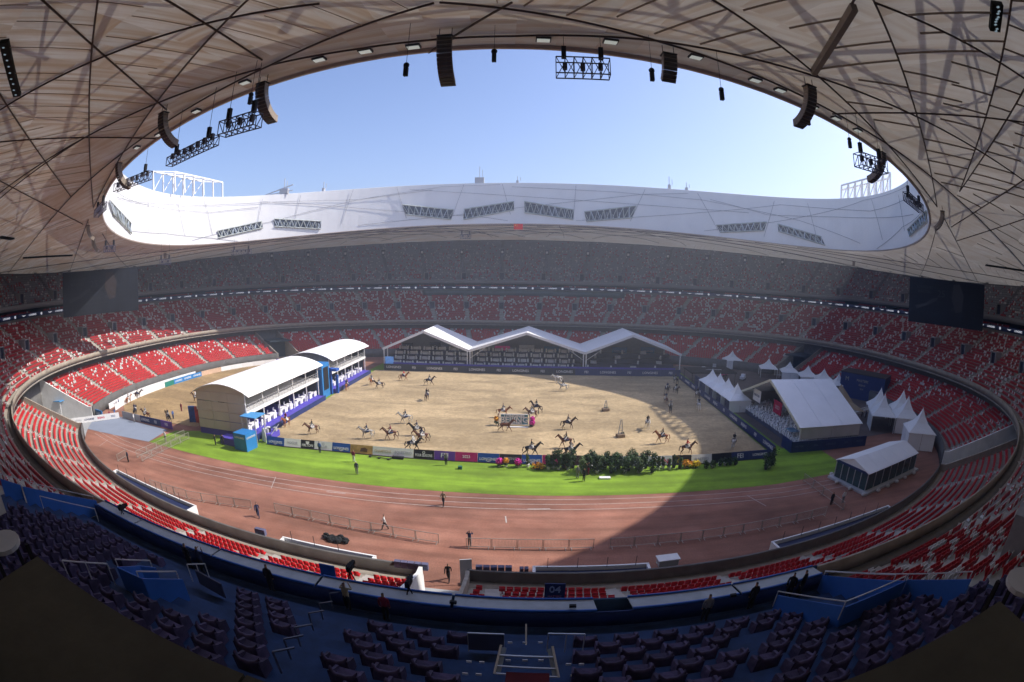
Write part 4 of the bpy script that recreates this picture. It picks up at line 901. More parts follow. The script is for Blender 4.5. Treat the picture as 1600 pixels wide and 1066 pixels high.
for k in range(11):
    for j in range(15):
        if (k*5+j*3) % 11 == 0: continue
        wchair(TX0+.6+1.05*k, TY0+1.3+1.5*j+.3*(k % 2), .7+.14*k, -math.pi/2+random.uniform(-.3, .3)+math.pi, 'white chair in the grandstand tent, row %s from the front' % ('one', 'two', 'three', 'four', 'five', 'six', 'seven', 'eight', 'nine', 'ten', 'eleven')[k]+', %s in it' % ords[j], 'white chairs in the grandstand tent')
b = MB()
for k in range(22):
    for j in range(34): b.box((TX0+.35+.53*k+random.uniform(-.1, .1), TY0+.9+.66*j+random.uniform(-.1, .1), .95+.07*k), (.4, .4, .45+.4*random.random()))
b.build('cushions', MATS['white chair paint'], gt)['kind'] = 'stuff'
p = VX(1215, 637, 42.5); b = MB(); b.box((0, 0, 0), (.1, 3.2, 2.3)); o = tag(b.build('hanging_sign', mat('red sign print', (.5, .02, .08), .6), None, p), 'red hanging sign inside the mouth of the grandstand tent', 'sign'); text(o, '2023', (-.08, 0, 0), .9, white_paint, rz=-math.pi/2)
p = VX(1183, 618, 40.6); b = MB(); b.box((0, 0, 0), (.1, 3.4, 2.2)); o = tag(b.build('hanging_sign', white_paint, None, p), 'white hanging sign at the far corner of the grandstand tent', 'sign'); text(o, 'MASTERS', (-.08, 0, 0), .6, navy, rz=-math.pi/2, fit=2.8)
r = thing('banner_wall', 'dark navy banner wall under the near side of the grandstand tent', 'wall', (0, 0, 0))
for k in range(5):
    xa = 37.8+3.2*k; b = MB(); b.box((xa+1.6, 59.9, .85), (3.14, .15, 1.7)); o = b.build('banner', navy, r); text(o, ('MASTERS', '2023', 'LONGINES', '2023', 'MASTERS')[k], (xa+1.6, 59.8, .95), .42, mat('dim print', (.12, .14, .25), .6))
b = MB(); b.box((37.9, 61.5, .9), (.15, 3.2, 1.8)); b.build('banner', navy, r)
tab = thing('parasol_table', 'flat pale blue table among the chairs at the tent mouth', 'table', (40.4, 64.5, 1.2)); b = MB(); b.box((0, 0, .9), (1.6, 2.2, .08)); b.build('top', mat('pale blue top', (.25, .4, .55), .5), tab); b = MB(); b.bar((0, 0, 0), (0, 0, .86), .12); b.build('leg', steel, tab)

def pagoda(x, y, s, rz, lbl, zw=2.4, zp=5.0, walls='', gr=None):
    r = thing('pagoda_tent', lbl, 'tent', (x, y, 0), rz, gr); b = MB(); h = s/2; rings = []
    prof = [(1.03, zw-.02), (1.0, zw+.1), (.72, zw+.1+(zp-zw)*.16), (.45, zw+(zp-zw)*.36), (.22, zw+(zp-zw)*.62), (.07, zw+(zp-zw)*.88), (.015, zp)]; vs = []
    for f, z in prof: vs += [(-h*f, -h*f, z), (0, -h*f*.985, z+.03), (h*f, -h*f, z), (h*f*.985, 0, z+.03), (h*f, h*f, z), (0, h*f*.985, z+.03), (-h*f, h*f, z), (-h*f*.985, 0, z+.03)]
    b.add(vs, [(k*8+i, k*8+(i+1) % 8, (k+1)*8+(i+1) % 8, (k+1)*8+i) for k in range(len(prof)-1) for i in range(8)]); b.add([(0, 0, zp+.3)]+[(-.05, -.05, zp-.1), (.05, -.05, zp-.1), (.05, .05, zp-.1), (-.05, .05, zp-.1)], [(1, 2, 0), (2, 3, 0), (3, 4, 0), (4, 1, 0)]); b.build('roof', white_m, r)
    for a, c in ((-1, -1), (1, -1), (1, 1), (-1, 1)): b = MB(); b.bar((a*h*.96, c*h*.96, 0), (a*h*.96, c*h*.96, zw), .12); b.build('post', white_paint, r)
    b = MB(); b.box((0, 0, zw-.13), (s*.985, s*.985, .22)); 
    for k, ch in enumerate('sewn'):
        if ch in walls:
            for q in range(2):
                b = MB(); c = {'s': (-h*.48+q*h*.96, -h*.97), 'n': (-h*.48+q*h*.96, h*.97), 'e': (h*.97, -h*.48+q*h*.96), 'w': (-h*.97, -h*.48+q*h*.96)}[ch]
                b.box((c[0], c[1], zw/2), ((h*.93, .06, zw-.1) if ch in 'sn' else (.06, h*.93, zw-.1))); b.build('wall', white_m, r)
    return r
pagoda(55.9, 129.4, 4.8, .1, 'lone small white pagoda tent by the far right seats', walls='sw')
for k, (x, y) in enumerate([(64.6, 121.5), (69.6, 117.3), (73.9, 113.6), (78.1, 111.0), (81.9, 108.3)]):
    while math.hypot(x-XB, y-YB) > float(rL(np.array(math.atan2(y-YB, x-XB))))-3.2: x, y = x*.99, y*.99
    pagoda(x, y, 5.0 if k < 4 else 4.2, -.35, 'white pagoda tent, %s in the far right row' % ('first, open with people', 'second, closed white front', 'third, white front with a dark door', 'fourth, open dark front', 'last and smallest')[k], walls=('', 's', 's', '', '')[k], gr='row of pagoda tents at the far right')
for k in range(4): pagoda(38.4, 99.5-4.9*k, 4.8, 0, 'white peaked tent behind the navy boards, %s' % ('farthest of four', 'second farthest of four', 'third of four', 'nearest of four')[k], 2.3, 5.2, 's', 'four peaked tents behind the right boards')
for k, (x, y, s, wl) in enumerate([(63.9, 67.5, 5.2, 'w'), (67.0, 72.3, 5.2, ''), (68.6, 64.9, 5.2, 's'), (71.6, 69.6, 5.0, ''), (64.6, 56.6, 5.6, 'sw')]):
    pagoda(x, y, s, -.55, 'white pagoda tent of the right-hand cluster, %s' % ('front left one with a striped side', 'rear left peak', 'front right peak with an open dark front', 'rear right peak', 'nearest one with closed walls')[k], 2.9, 6.6, wl, 'pagoda cluster at the right')
# long low marquee
mq = thing('marquee', 'long low white marquee with glazed bays on the dark right apron', 'tent', (39.5, 49.3, 0), math.atan2(-5.6, 1.6)); Wm, Lm = 5.9, 14.6
for s, (xa, za, xb, zb) in enumerate(((-.2, 2.7, Wm/2, 3.8), (Wm/2, 3.8, Wm+.2, 2.7))):
    for k in range(5):
        ya, yb = -.2+(Lm+.4)*k/5+.02, -.2+(Lm+.4)*(k+1)/5-.03; b = MB(); b.slab([(xa, ya, za), (xb, ya, zb), (xb, yb, zb), (xa, yb, za)], .12); b.build('roof_panel', white_m, mq)
b = MB(); P = [(0, 0, 2.65), (Wm, 0, 2.65), (Wm/2, 0, 3.7)]; b.add(P+[(p[0], .1, p[2]) for p in P], [(0, 1, 2), (5, 4, 3)]); b.build('gable', white_m, mq)
for k in range(6): b = MB(); b.bar((Wm*k/5, 0, .3), (Wm*k/5, 0, 2.7), .1); b.build('post', steel_l, mq)
for k in range(1, 8):
    for x in (0, Wm): b = MB(); b.bar((x, Lm*k/7, .3), (x, Lm*k/7, 2.7), .1); b.build('post', steel_l, mq)
for k in range(5): b = MB(); b.box((Wm*(k+.5)/5, .02, 1.5), (Wm/5-.16, .04, 2.3)); b.build('pane', glass_d, mq)
for k in range(7): b = MB(); b.box((Wm-.02, Lm*(k+.5)/7, 1.5), (.04, Lm/7-.16, 2.3)); b.build('pane', glass_d, mq)
b = MB(); b.box((Wm/2, Lm/2, .15), (Wm+1.3, Lm+1.3, .3)); b.build('floor', mat('marquee floor', (.5, .5, .52), .7), mq); b = MB(); b.box((Wm/2, .0, 2.6), (Wm, .14, .3)); b.build('beam', navy, mq)
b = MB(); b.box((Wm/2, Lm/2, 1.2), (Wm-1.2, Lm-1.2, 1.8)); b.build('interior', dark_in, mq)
for k in range(9):
    o = MB(); o.ball((0, 0, .25), .32, 8, 5, sz=(1.2, .8, .8)); x, y = ((-.9, .5), (1.5, -1.0), (4.0, -1), (6.4, -.9), (6.9, 2.2), (6.9, 4.8), (6.9, 7.4), (6.9, 10), (6.9, 13))[k]; a = mq.rotation_euler[2]
    tag(o.build('sandbag', white_pl, None, (39.5+x*math.cos(a)-y*math.sin(a), 49.3+x*math.sin(a)+y*math.cos(a), 0)), 'white ballast bag beside the long low marquee, %s counting from its front left' % ords[k], 'sandbag', 'ballast bags of the marquee')
# stretch tent, exhibition hall, black flat roof, sofa
st_ = thing('stretch_tent', 'tan pointed stretch tent behind the grandstand tent', 'tent', (59.5, 76.5, 0)); b = MB(); P = [(0, 1.0, 6.4)]+[(-4.5, -2, 1.8), (0, -4.2, 2.6), (4.8, -3.4, 1.5), (3.2, 1.5, 2.6), (1.0, 5.5, 1.6), (-3, 3.4, 2.6)]; mids = [tuple(.5*(np.array(P[0])+np.array(q))-np.array([0, 0, .9])) for q in P[1:]]
b.add(P+mids, [(0, 7+i, 7+(i+1) % 6) for i in range(6)]+[(7+i, 1+i, 1+(i+1) % 6, 7+(i+1) % 6) for i in range(6)]); b.build('cloth', mat('tan tent cloth', (.36, .27, .17), .8), st_)
b = MB(); b.bar((0, 1, 0), (0, 1, 6.4), .12); b.build('pole', wood, st_)
eh = thing('exhibition_hall', 'dark navy exhibition hall with small gold and white lettering', 'building', (71.4, 93.6, 0), math.atan2(83.4-93.6, 78.2-71.4)); Lh = math.hypot(78.2-71.4, 83.4-93.6)
b = MB(); b.box((Lh/2, 3.2, 2.9), (Lh, 6.4, 5.8)); b.build('walls', navy, eh); b = MB(); b.box((Lh/2, 3.2, 5.9), (Lh+.3, 6.7, .2)); b.build('roof', steel, eh)
for tx, x, z, s in (('MASTERS', Lh*.5, 4.4, .8), ('BEIJING', Lh*.5, 3.4, .55), ('2023', Lh*.5, 2.5, .5), ('M', Lh*.15, 4.4, 1.4), ('LONGINES', Lh*.8, 2.6, .5)): text(eh, tx, (x, -.03, z), s, mat('gold lettering', (.5, .45, .3), .6))
bfl = thing('flat_roof_shelter', 'low black flat-roofed shelter behind the far right corner of the sand', 'shelter', (41.5, 109.5, 0)); b = MB(); b.box((0, 0, 3.0), (12, 7, .35)); b.build('roof', black, bfl); text(bfl, 'LONGINES', (1, 0, 3.2), .9, white_paint, rx=0)
for x, y in ((-5.7, -3.2), (5.7, -3.2), (5.7, 3.2), (-5.7, 3.2)): b = MB(); b.bar((x, y, 0), (x, y, 2.9), .15); b.build('post', steel, bfl)
sheet('lawn_patch', [(62, 80), (70, 90), (76, 84), (68, 76)], .02, turf_m)
for k in range(7):
    sf = MB(); sf.box((0, 0, .25), (1.4, .8, .5)); sf.box((0, .35, .6), (1.4, .2, .45)); tag(sf.build('sofa', white_pl, None, (64.5+1.75*k*.75, 77.6+.4*k, 0), .3), 'white lounge sofa in the row before the navy exhibition hall, %s from the left' % ords[k], 'sofa', 'white lounge sofas')
sheet('apron', [(37.4, 62), (79, 66), (84, 95), (60, 133), (37.4, 131)], .03, mat('apron brown', (.13, .10, .09), .9, .2, .4))
for k, (x, y) in enumerate([(44, 122), (48.5, 117), (52, 112), (49, 126)]):
    r = thing('utility_cart', 'small service cart parked on the dark far right apron, %s' % ('white, behind the pavilion', 'red striped', 'white, nearest the black shelter', 'grey, farthest')[k], 'cart', (x, y, 0), .4*k); b = MB(); b.box((0, 0, .7), (1.8, 1.1, .7)); b.box((.3, 0, 1.3), (.9, 1, .6)); b.build('body', (white_paint, magenta, white_paint, grey_pl)[k], r)
    for q in range(4): b = MB(); b.tube([((q % 2)*1.1-.55, (q//2)*1.1-.6, .3), ((q % 2)*1.1-.55, (q//2)*1.1-.5, .3)], .28, 8); b.build('wheel', black, r)

# ------------------------------------------------------------------ boards round the sand
def board(a, b2, h, m, lbl, txt=None, tm=None, ts=None, foot=True, emb=None, gr='advertising boards along the near side of the sand', sgn=1, name='advertising_board', z0=.08):
    a, b2 = np.array(a, float)[:2], np.array(b2, float)[:2]; L = np.linalg.norm(b2-a); rz = math.atan2(*(b2-a)[::-1]); c = (a+b2)/2
    r = thing(name, lbl, 'board', (c[0], c[1], 0), rz, gr); q = MB(); q.box((0, 0, z0+h/2), (L-.03, .09, h)); q.build('panel', m, r)
    if foot: q = MB(); q.box((0, .1, .05), (L-.04, .5, .1)); q.build('foot', mat('board foot', (.06, .04, .035), .8), r)
    if txt: text(r, txt, (0, -.055*sgn, z0+h*(.5 if not emb else .36)), ts or h*.5, tm or white_paint, rz=0 if sgn > 0 else math.pi, fit=L*.82, bold=.008)
    if emb:
        q = MB()
        if emb == 'wing':
            for s in (-1, 1): q.add([(0, -.06, z0+h*.14), (s*.3*h, -.06, z0+h*.26), (s*.28*h, -.06, z0+h*.2), (0, -.06, z0+h*.05)], [(0, 1, 2, 3) if s > 0 else (3, 2, 1, 0)])
        elif emb == 'shield': q.add([(-.25*h, -.06, z0+h*.85), (.25*h, -.06, z0+h*.85), (.22*h, -.06, z0+h*.6), (0, -.06, z0+h*.45), (-.22*h, -.06, z0+h*.6)], [(4, 3, 2, 1, 0)][::-1])
        elif emb == 'ring': 
            for k in range(12): a0, a1 = 2*math.pi*k/12, 2*math.pi*(k+1)/12; q.add([(x*math.cos(t)*h, -.06, z0+h*.7+x*math.sin(t)*h) for t, x in ((a0, .1), (a1, .1), (a1, .16), (a0, .16))], [(0, 1, 2, 3)])
        elif emb == 'horns':
            q.bar((-.25*h, -.06, z0+h*.85), (-.08*h, -.06, z0+h*.5), .07*h, .02); q.bar((.25*h, -.06, z0+h*.85), (.08*h, -.06, z0+h*.5), .07*h, .02); q.bar((0, -.06, z0+h*.6), (0, -.06, z0+h*.2), .16*h, .02)
        elif emb == 'frame':
            for k in range(4): P = [(-.9*h, .2), (-.35*h, .2), (-.35*h, .85), (-.9*h, .85)]; p, p2 = P[k], P[(k+1) % 4]; q.bar((p[0], -.06, z0+h*p[1]), (p2[0], -.06, z0+h*p2[1]), .05*h, .02)
        if q.n: q.build('emblem', tm or white_paint, r)
    return r
def near_base(px):
    X = [405, 430, 500, 600, 700, 800, 1000, 1100, 1215]; Y = [692, 697, 703.5, 713.5, 720.5, 725.5, 728.5, 725, 715]
    return G(px, np.interp(px, X, Y))
gtx = mat('grey lettering', (.45, .45, .5), .6); rtx = mat('red lettering', (.6, .03, .08), .6); yl = mat('yellow print', (.75, .55, .02), .6); mg2 = mat('gold lettering pale', (.6, .5, .35), .6)
BD = [(417, 444, blue, 'LONGINES', white_paint, 'wing', 'blue board with white winged lettering, first from the blue cabin'), (444, 470, white_paint, 'VOGUE', gtx, None, 'white board with grey lettering, second from the blue cabin'),
      (470, 491, black, 'HILTON', white_paint, 'shield', 'black board with a white shield near the left end of the row'), (491, 519, white_paint, 'CLUB', gtx, 'ring', 'white board with a small grey ring, behind the navy-dressed man'),
      (519, 547, blue, 'LONGINES', white_paint, 'wing', 'blue board with winged lettering left of the gold board'), (547, 582, gold, None, None, None, 'gold picture board of a dark low shape'),
      (582, 614, white_paint, 'CHAMPIONS', mg2, None, 'white board with pale gold lettering right of the gold board'), (614, 646, white_paint, 'EQUESTRIO', gtx, None, 'white board with grey lettering beside the black ring board'),
      (646, 678, black, 'FOUR SEASONS', white_paint, 'ring', 'black board with a small white ring'), (678, 711, purple, 'FEI', white_paint, None, 'purple board with large white letters'),
      (711, 746, magenta, '2023', white_paint, None, 'magenta board between the purple and the blue ones'), (746, 780, blue, 'LONGINES', white_paint, 'wing', 'blue board behind the first pink flower ball'),
      (780, 815, mat('slate board', (.03, .035, .04), .5), 'BEIJING', gtx, None, 'dark slate board between the two pink flower balls'), (815, 847, blue, 'LONGINES', white_paint, 'wing', 'blue board behind the orange flower bed'),
      (847, 875, magenta, '2023', white_paint, None, 'magenta board just left of the big shrubs'), (875, 925, mat('maroon board', (.08, .03, .03), .5), None, None, None, 'dark maroon board behind the two standing figures'),
      (925, 970, mat('slate board', (.03, .035, .04), .5), 'BEIJING', gtx, None, 'slate board hidden behind the densest shrubs'), (970, 1018, white_paint, None, None, None, 'plain white board behind the right-hand shrubs'),
      (1018, 1050, white_paint, 'WIN', rtx, 'horns', 'white board with red letters and a horned red emblem'), (1050, 1080, black, 'GOLD', yl, 'frame', 'black board with a yellow frame behind orange flowers'),
      (1080, 1112, white_paint, 'MASTERS', gtx, None, 'white board standing in the edge of the roof shadow'), (1112, 1143, black, None, None, None, 'black board in shadow behind the planter box'),
      (1143, 1170, navy, 'FEI', white_paint, None, 'navy board with large white letters in shadow'), (1170, 1204, navy, 'LONGINES', white_paint, None, 'navy board at the shaded right corner')]
for a, b2, m, tx, tm, em, lb in BD:
    A, B = near_base(a), near_base(b2); r = board(A, B, 1.22, m, lb, tx, tm, .52 if tx and len(tx) > 3 else .9, emb=em); r.rotation_euler[0] = R_(-20)
    if m is gold: q = MB(); q.add([(x, -.06, z) for x, z in ((-.2, .4), (.9, .38), (.95, .8), (.5, 1.0), (-.05, .85))], [(0, 1, 2, 3, 4)]); q.build('picture', mat('dark gold figure', (.12, .06, .03), .6), r)
RB = ['LONGINES', None, 'ring']
for k in range(11):
    y0_, y1_ = 59.6+4.95*k, 59.6+4.95*(k+1); wv_ = ('LONGINES', 'FEI', 'BEIJING')[k % 3]
    board((34.75, y1_), (34.75, y0_), 1.35, navy, 'navy board on the right side of the sand, %s from the near corner' % ('first', 'second', 'third', 'fourth', 'fifth', 'sixth', 'seventh', 'eighth', 'ninth', 'tenth', 'last')[k], wv_, white_paint, .75, gr='navy boards along the right side')
for k in range(9):
    a, b2 = (37.0, 84.2+2.6*(k+1)), (37.0, 84.2+2.6*k); board(a, b2, 2.2, navy, 'tall navy panel in front of the peaked tents, %s counting from the grandstand tent' % ('first', 'second', 'third', 'fourth', 'fifth', 'sixth', 'seventh', 'eighth', 'ninth')[k], 'MASTERS' if k % 2 else 'LONGINES', mat('dim print', (.12, .14, .25), .6), .5, gr='tall navy panels')
for k in range(14):
    x0_ = -40.5+5.45*k; board((x0_, 116.2), (x0_+5.45, 116.2), 1.7, mat('charcoal board', (.03, .035, .045), .6) if k < 9 else navy, 'dark far board before the pavilion, %s from the left' % ('first', 'second', 'third', 'fourth', 'fifth', 'sixth', 'seventh', 'eighth', 'ninth', 'tenth', 'eleventh', 'twelfth', 'thirteenth', 'last')[k], ('LONGINES', 'FEI')[k % 2], white_paint, .85, gr='dark boards before the pavilion')
r = thing('cloth_skirt', 'violet cloth skirt above the far boards', 'cloth'); b = MB(); b.box((-3, 116.9, 1.05), (75, .1, 2.1)); b.build('cloth', violet, r)
# warm-up ring edge and gate on the left
cols = [white_paint]*6+[mat('green board', (.02, .2, .16), .6)]+[blue_b]*3+[mat('peach board', (.6, .42, .3), .6)]*2+[white_paint]*5+[purple]*3
phs = np.linspace(-162.5, -214.5, len(cols)+1)
for k, m in enumerate(cols):
    p0, p1 = R_(phs[k]), R_(phs[k+1]); A, B = pxy(rL(np.array(p0))-3.6, np.array(p0)), pxy(rL(np.array(p1))-3.6, np.array(p1)); nm = m.name.split(' ')[0]
    board(A, B, 1.2, m, '%s board on the curved edge of the warm-up ring, %s from the entrance' % (nm, ords[k]), 'LONGINES' if m is blue_b else None, white_paint, .6, foot=False, gr='boards round the warm-up ring')
for k in range(6):
    p0, p1 = R_(-163+(-4.2)*k), R_(-163+(-4.2)*(k+1)); A, B = pxy(rL(np.array(p0))-1.4, np.array(p0)), pxy(rL(np.array(p1))-1.4, np.array(p1)); board(A, B, 1.2, white_paint, 'white panel between the warm-up ring and the stand wall, %s from the entrance' % ords[k], 'MASTERS', gtx, .5, foot=False, gr='white panels along the stand wall')
for k in range(4):
    A, B = (np.array(G(113, 664))*(1-k/4)+np.array(G(187, 654))*k/4), (np.array(G(113, 664))*(1-(k+1)/4)+np.array(G(187, 654))*(k+1)/4)
    board(A, B, 1.15, white_paint, 'white entrance board before the grey carpet, %s of four' % ('first', 'second', 'third', 'last')[k], ('MASTERS', 'LONGINES', 'BEIJING', '2023')[k], (gtx, navy, rtx, navy)[k], .5, foot=False, gr='white entrance boards')
for k in range(5):
    A, B = (np.array(G(192, 653))*(1-k/5)+np.array(G(270, 672))*k/5), (np.array(G(192, 653))*(1-(k+1)/5)+np.array(G(270, 672))*(k+1)/5)
    board(A, B, 1.3, (grey_pl, grey_pl, navy, navy, purple)[k], '%s board beside the grey carpet, %s from the left' % (('grey', 'grey', 'navy', 'navy', 'purple')[k], ('first', 'second', 'third', 'fourth', 'last')[k]), (None, None, 'LONGINES', 'FEI', 'FEI')[k], white_paint, .7, foot=False, gr='boards beside the grey carpet')
for k, (x, y, h, m, lb) in enumerate([(-60.0, 62.3, 3.0, mat('blue white poster', (.03, .1, .35), .6, .9, .6), 'tall blue poster wall near the warm-up gate'), (-58.6, 62.6, 3.0, mat('red poster', (.55, .06, .03), .6, .6, .6), 'tall red poster wall near the warm-up gate'), (-57.2, 63.5, 2.4, mat('dark red poster', (.2, .02, .04), .6, .6, .6), 'dark red poster wall against the beige end wall')]):
    r = thing('poster_wall', lb, 'wall', (x, y, 0), .35); b = MB(); b.box((0, 0, h/2), (1.5, .25, h)); b.build('face', m, r); b = MB(); b.box((0, 1.0, .6), (1.4, 1.8, 1.2)); b.build('support', violet, r)
r = thing('blue_awning', 'small blue awning on white legs in the left entrance gap', 'awning', tuple(G(97, 652))); b = MB(); b.prism([(-2.2, -1.2), (2.2, -1.2), (2.2, 1.2), (-2.2, 1.2)], [3.2, 3.6, 3.6, 3.2], [3.3, 3.75, 3.75, 3.3]); b.build('roof', MATS['light blue awning'], r)
for x in (-2, 2): b = MB(); b.bar((x, -1, 0), (x, -1, 3.2), .1); b.build('leg', white_paint, r)
b = MB(); b.box((0, .6, 1.5), (3.6, .15, 3.)); b.build('screen', white_m, r)
r = thing('blue_board_wall', 'low bright blue board beside the left entrance', 'board', tuple(G(152, 652)), -.1); b = MB(); b.box((0, 0, .8), (5.5, .2, 1.6)); b.build('panel', blue_b, r); text(r, 'LONGINES', (0, -.12, .9), .8, white_paint, fit=4.5)
r = thing('equipment_crate', 'grey crate standing by the whitewashed wall in the left gap', 'crate', tuple(G(58, 652)), .2); b = MB(); b.box((0, 0, .6), (1.6, 1.2, 1.2)); b.build('body', steel, r)
# crowd barriers
bb = MB()
for s in (-1, 1): bb.bar((s*1.12, 0, .05), (s*1.12, 0, 1.1), .05); bb.bar((s*.9, -.3, .03), (s*.9, .3, .03), .05)
for z in (.18, 1.1): bb.bar((-1.12, 0, z), (1.12, 0, z), .045)
BF = bb.mesh('frame'); BF.materials.append(mat('galvanised barrier', (.40, .37, .33), .5, .2, 3., metal=.3)); bb = MB()
for k in range(17): bb.bar((-1.05+.13*k, 0, .18), (-1.05+.13*k, 0, 1.1), .016)
BBm = bb.mesh('bars'); BBm.materials.append(MATS['galvanised barrier'])
def barriers(P, lbl, gr, step=2.33):
    P = [np.array(p[:2], float) for p in P]; segs = np.concatenate([[0], np.cumsum([np.linalg.norm(b-a) for a, b in zip(P[:-1], P[1:])])]); n = int(segs[-1]/step)
    for k in range(n):
        s = (k+.5)*step; i = int(np.searchsorted(segs, s)-1); i = min(max(i, 0), len(P)-2); d = (P[i+1]-P[i])/np.linalg.norm(P[i+1]-P[i]); q = P[i]+d*(s-segs[i])
        r = thing('crowd_barrier', lbl+', %s from its left end' % ords[k], 'barrier', (q[0], q[1], 0), math.atan2(d[1], d[0])+random.uniform(-.02, .02), gr); put('frame', BF, None, r); put('bars', BBm, None, r)
barriers([G(430, 800), G(500, 815), G(600, 835), G(692, 851)], 'crowd barrier in the long sunlit run at left', 'left run of crowd barriers')
barriers([G(728, 856), G(800, 858), G(950, 857)], 'crowd barrier in the sunlit run right of centre', 'middle run of crowd barriers')
barriers([G(952, 857), G(1100, 843), G(1250, 815), G(1300, 802)], 'crowd barrier in the run within the roof shadow', 'shaded run of crowd barriers')
barriers([G(236, 762), G(300, 781), G(420, 799)], 'crowd barrier in the faint run on the left bend', 'far left run of crowd barriers')
barriers([G(214, 716), G(300, 677)], 'barrier in the upper of two runs crossing the track', 'upper crossing row'); barriers([G(222, 722), G(300, 684)], 'barrier in the lower of two runs crossing the track', 'lower crossing row')
barriers([G(184, 722), G(203, 711)], 'short metal barrier beside the left walker', 'short left barriers')
barriers([G(1255, 752), G(1320, 800)], 'barrier in the run crossing the dark right track', 'right crossing row')
# dugouts and low equipment before the near stand wall
def dugout(pa, pb, lbl, h=1.5, dep=1.7, z=0, lo=0):
    a, b2 = G(*pa, h)[:2], G(*pb, h)[:2]; L = np.linalg.norm(b2-a); rz = math.atan2(*(b2-a)[::-1]); r = thing('dugout', lbl, 'dugout', (*a, 0), rz)
    b = MB(); b.prism([(0, 0), (L, 0), (L, -.16), (0, -.16)], 0, h); b.build('front_rim', white_paint, r); b = MB(); b.box((L/2, -dep/2-.1, h*.72), (L-.3, dep-.2, .1)); b.build('bench_cover', mat('dark blue cover', (.02, .03, .09), .6), r)
    for x in (0, L-.25): b = MB(); b.prism([(x, -.17), (x+.25, -.17), (x+.25, -dep), (x, -dep)], 0, h*.98); b.build('end_wall', white_paint, r)
    b = MB(); b.box((L/2, -dep+.05, h*.45), (L-.52, .1, h*.9)); b.build('rear_wall', concrete_d, r)
    for k in range(int(L/2.4)): b = MB(); b.bar((1.2+2.4*k, -.3, h), (1.2+2.4*k, -.3, h+1.0), .04); b.build('pole', steel, r)
    return r
dugout((182, 733), (307, 790), 'long sunken team bench with white rim at the left bend'); dugout((442, 838), (588, 868), 'sunken team bench with white rim behind the black heap')
dugout((832, 884), (1014, 879), 'long team bench half in the roof shadow at the centre', 1.5); dugout((1205, 846), (1388, 789), 'long shaded team bench with bluish rim at the right')
for pa, pb, lb in (((614, 880), (668, 886), 'row of folded blue pads left of the white passage'), ((742, 889), (800, 890), 'row of folded blue pads right of the white passage'), ((811, 892), (826, 892), 'single short blue pad beside the central bench'), ((396, 828), (412, 832), 'short blue pad on the wall at left')):
    a, b2 = G(*pa, 2.6), G(*pb, 2.6); L = np.linalg.norm((b2-a)[:2]); r = thing('padded_rail', lb, 'rail', (a[0], a[1]+.3, 2.1), math.atan2(*(b2-a)[:2][::-1])); n = max(2, int(L/.5))
    for k in range(n): b = MB(); b.box((L*(k+.5)/n, 0, .3), (L/n-.05, .35, .6)); b.build('pad', mat('blue grey pad', (.12, .12, .2), .7, .3, 3.), r)
r = thing('white_box', 'white flat-topped box on the stand wall right of the centre bench', 'box', tuple(G(1044, 872, 2.4)-np.array([0, 0, .8])), .1); b = MB(); b.box((0, 0, .5), (1.7, .8, .6)); b.build('body', grey_pl, r); b = MB(); b.box((0, 0, .84), (1.9, .95, .08)); b.build('lid', white_paint, r)
r = thing('standing_door', 'white door-like panel standing upright beside the passage', 'panel', tuple(G(729, 912, .1)), .25); b = MB(); b.box((0, 0, 1.25), (.95, .08, 2.5)); b.build('leaf', mat('grey white panel', (.45, .46, .5), .6), r); b = MB(); b.box((0, .05, .05), (1.0, .5, .1)); b.build('foot', steel, r)
r = thing('cable_heap', 'black heap of netting and cables on the red rubber', 'heap', tuple(G(526, 845))); b = MB()
for k in range(34): b.ball((random.gauss(0, .75), random.gauss(0, .28), .1+.12*random.random()), .18+.12*random.random(), 6, 4, sz=(1.3, .8, .9))
b.build('netting', mat('black netting', (.02, .022, .025), .9, .5, 6., .6), r)
# the jump and its flowers
fl_p = mat('magenta blossom', (.8, .04, .4), .6, .35, 3.); fl_o = mat('orange blossom', (.85, .35, .02), .6, .4, 3.); leaf = mat('shrub leaf', (.035, .075, .022), .6, .5, 1.5, obj_var=.25); leaf_l = mat('light shrub leaf', (.09, .14, .05), .6, .4, 1.5, obj_var=.2); bark = mat('shrub bark', (.12, .09, .06), .8)
def leafball(b, c, r, n, s=.1, mi=0, sz=(1, 1, 1)):
    for k in range(n):
        d = rng.normal(size=3); d /= np.linalg.norm(d); p = np.array(c)+d*r*np.array(sz)*(rng.random()**.35); u = rng.normal(size=3); u /= np.linalg.norm(u); v = np.cross(u, d); v /= np.linalg.norm(v)+1e-9
        b.add([p-u*s, p+v*s*.8, p+u*s, p-v*s*.8], [(0, 1, 2, 3)], mi)
jx = G(805, 668); r = thing('show_jump', 'white show jump of large BEIJING letters between flower wings', 'obstacle', (jx[0]-.2, jx[1]+.6, .08), .03); 
for k, (tx, z, s) in enumerate((('LONGINES', 1.62, .55), ('BEIJING', .98, 1.1), ('MASTERS', .42, .5))): text(r, tx, (0, 0, z), s*1.25, white_paint, bold=.03)
b = MB(); b.box((0, .15, 1.0), (4.4, .06, 1.7)); b.build('backing', mat('pale teal jump board', (.10, .28, .36), .6, .4, 1.), r)
for z in (.25, 1.95): b = MB(); b.tube([(-2.3, .05, z), (2.3, .05, z)], .06, 6); b.build('pole', white_paint, r)
b = MB(); b.box((.6, -.9, .08), (3.4, .4, .12)); b.build('ground_board', white_paint, r)
for s in (-1, 1): b = MB(); b.bar((s*2.5, 0, 0), (s*2.5, 0, 2.2), .12); b.bar((s*2.9, 0, 0), (s*2.5, 0, 1.6), .08); b.build('standard', white_paint, r)
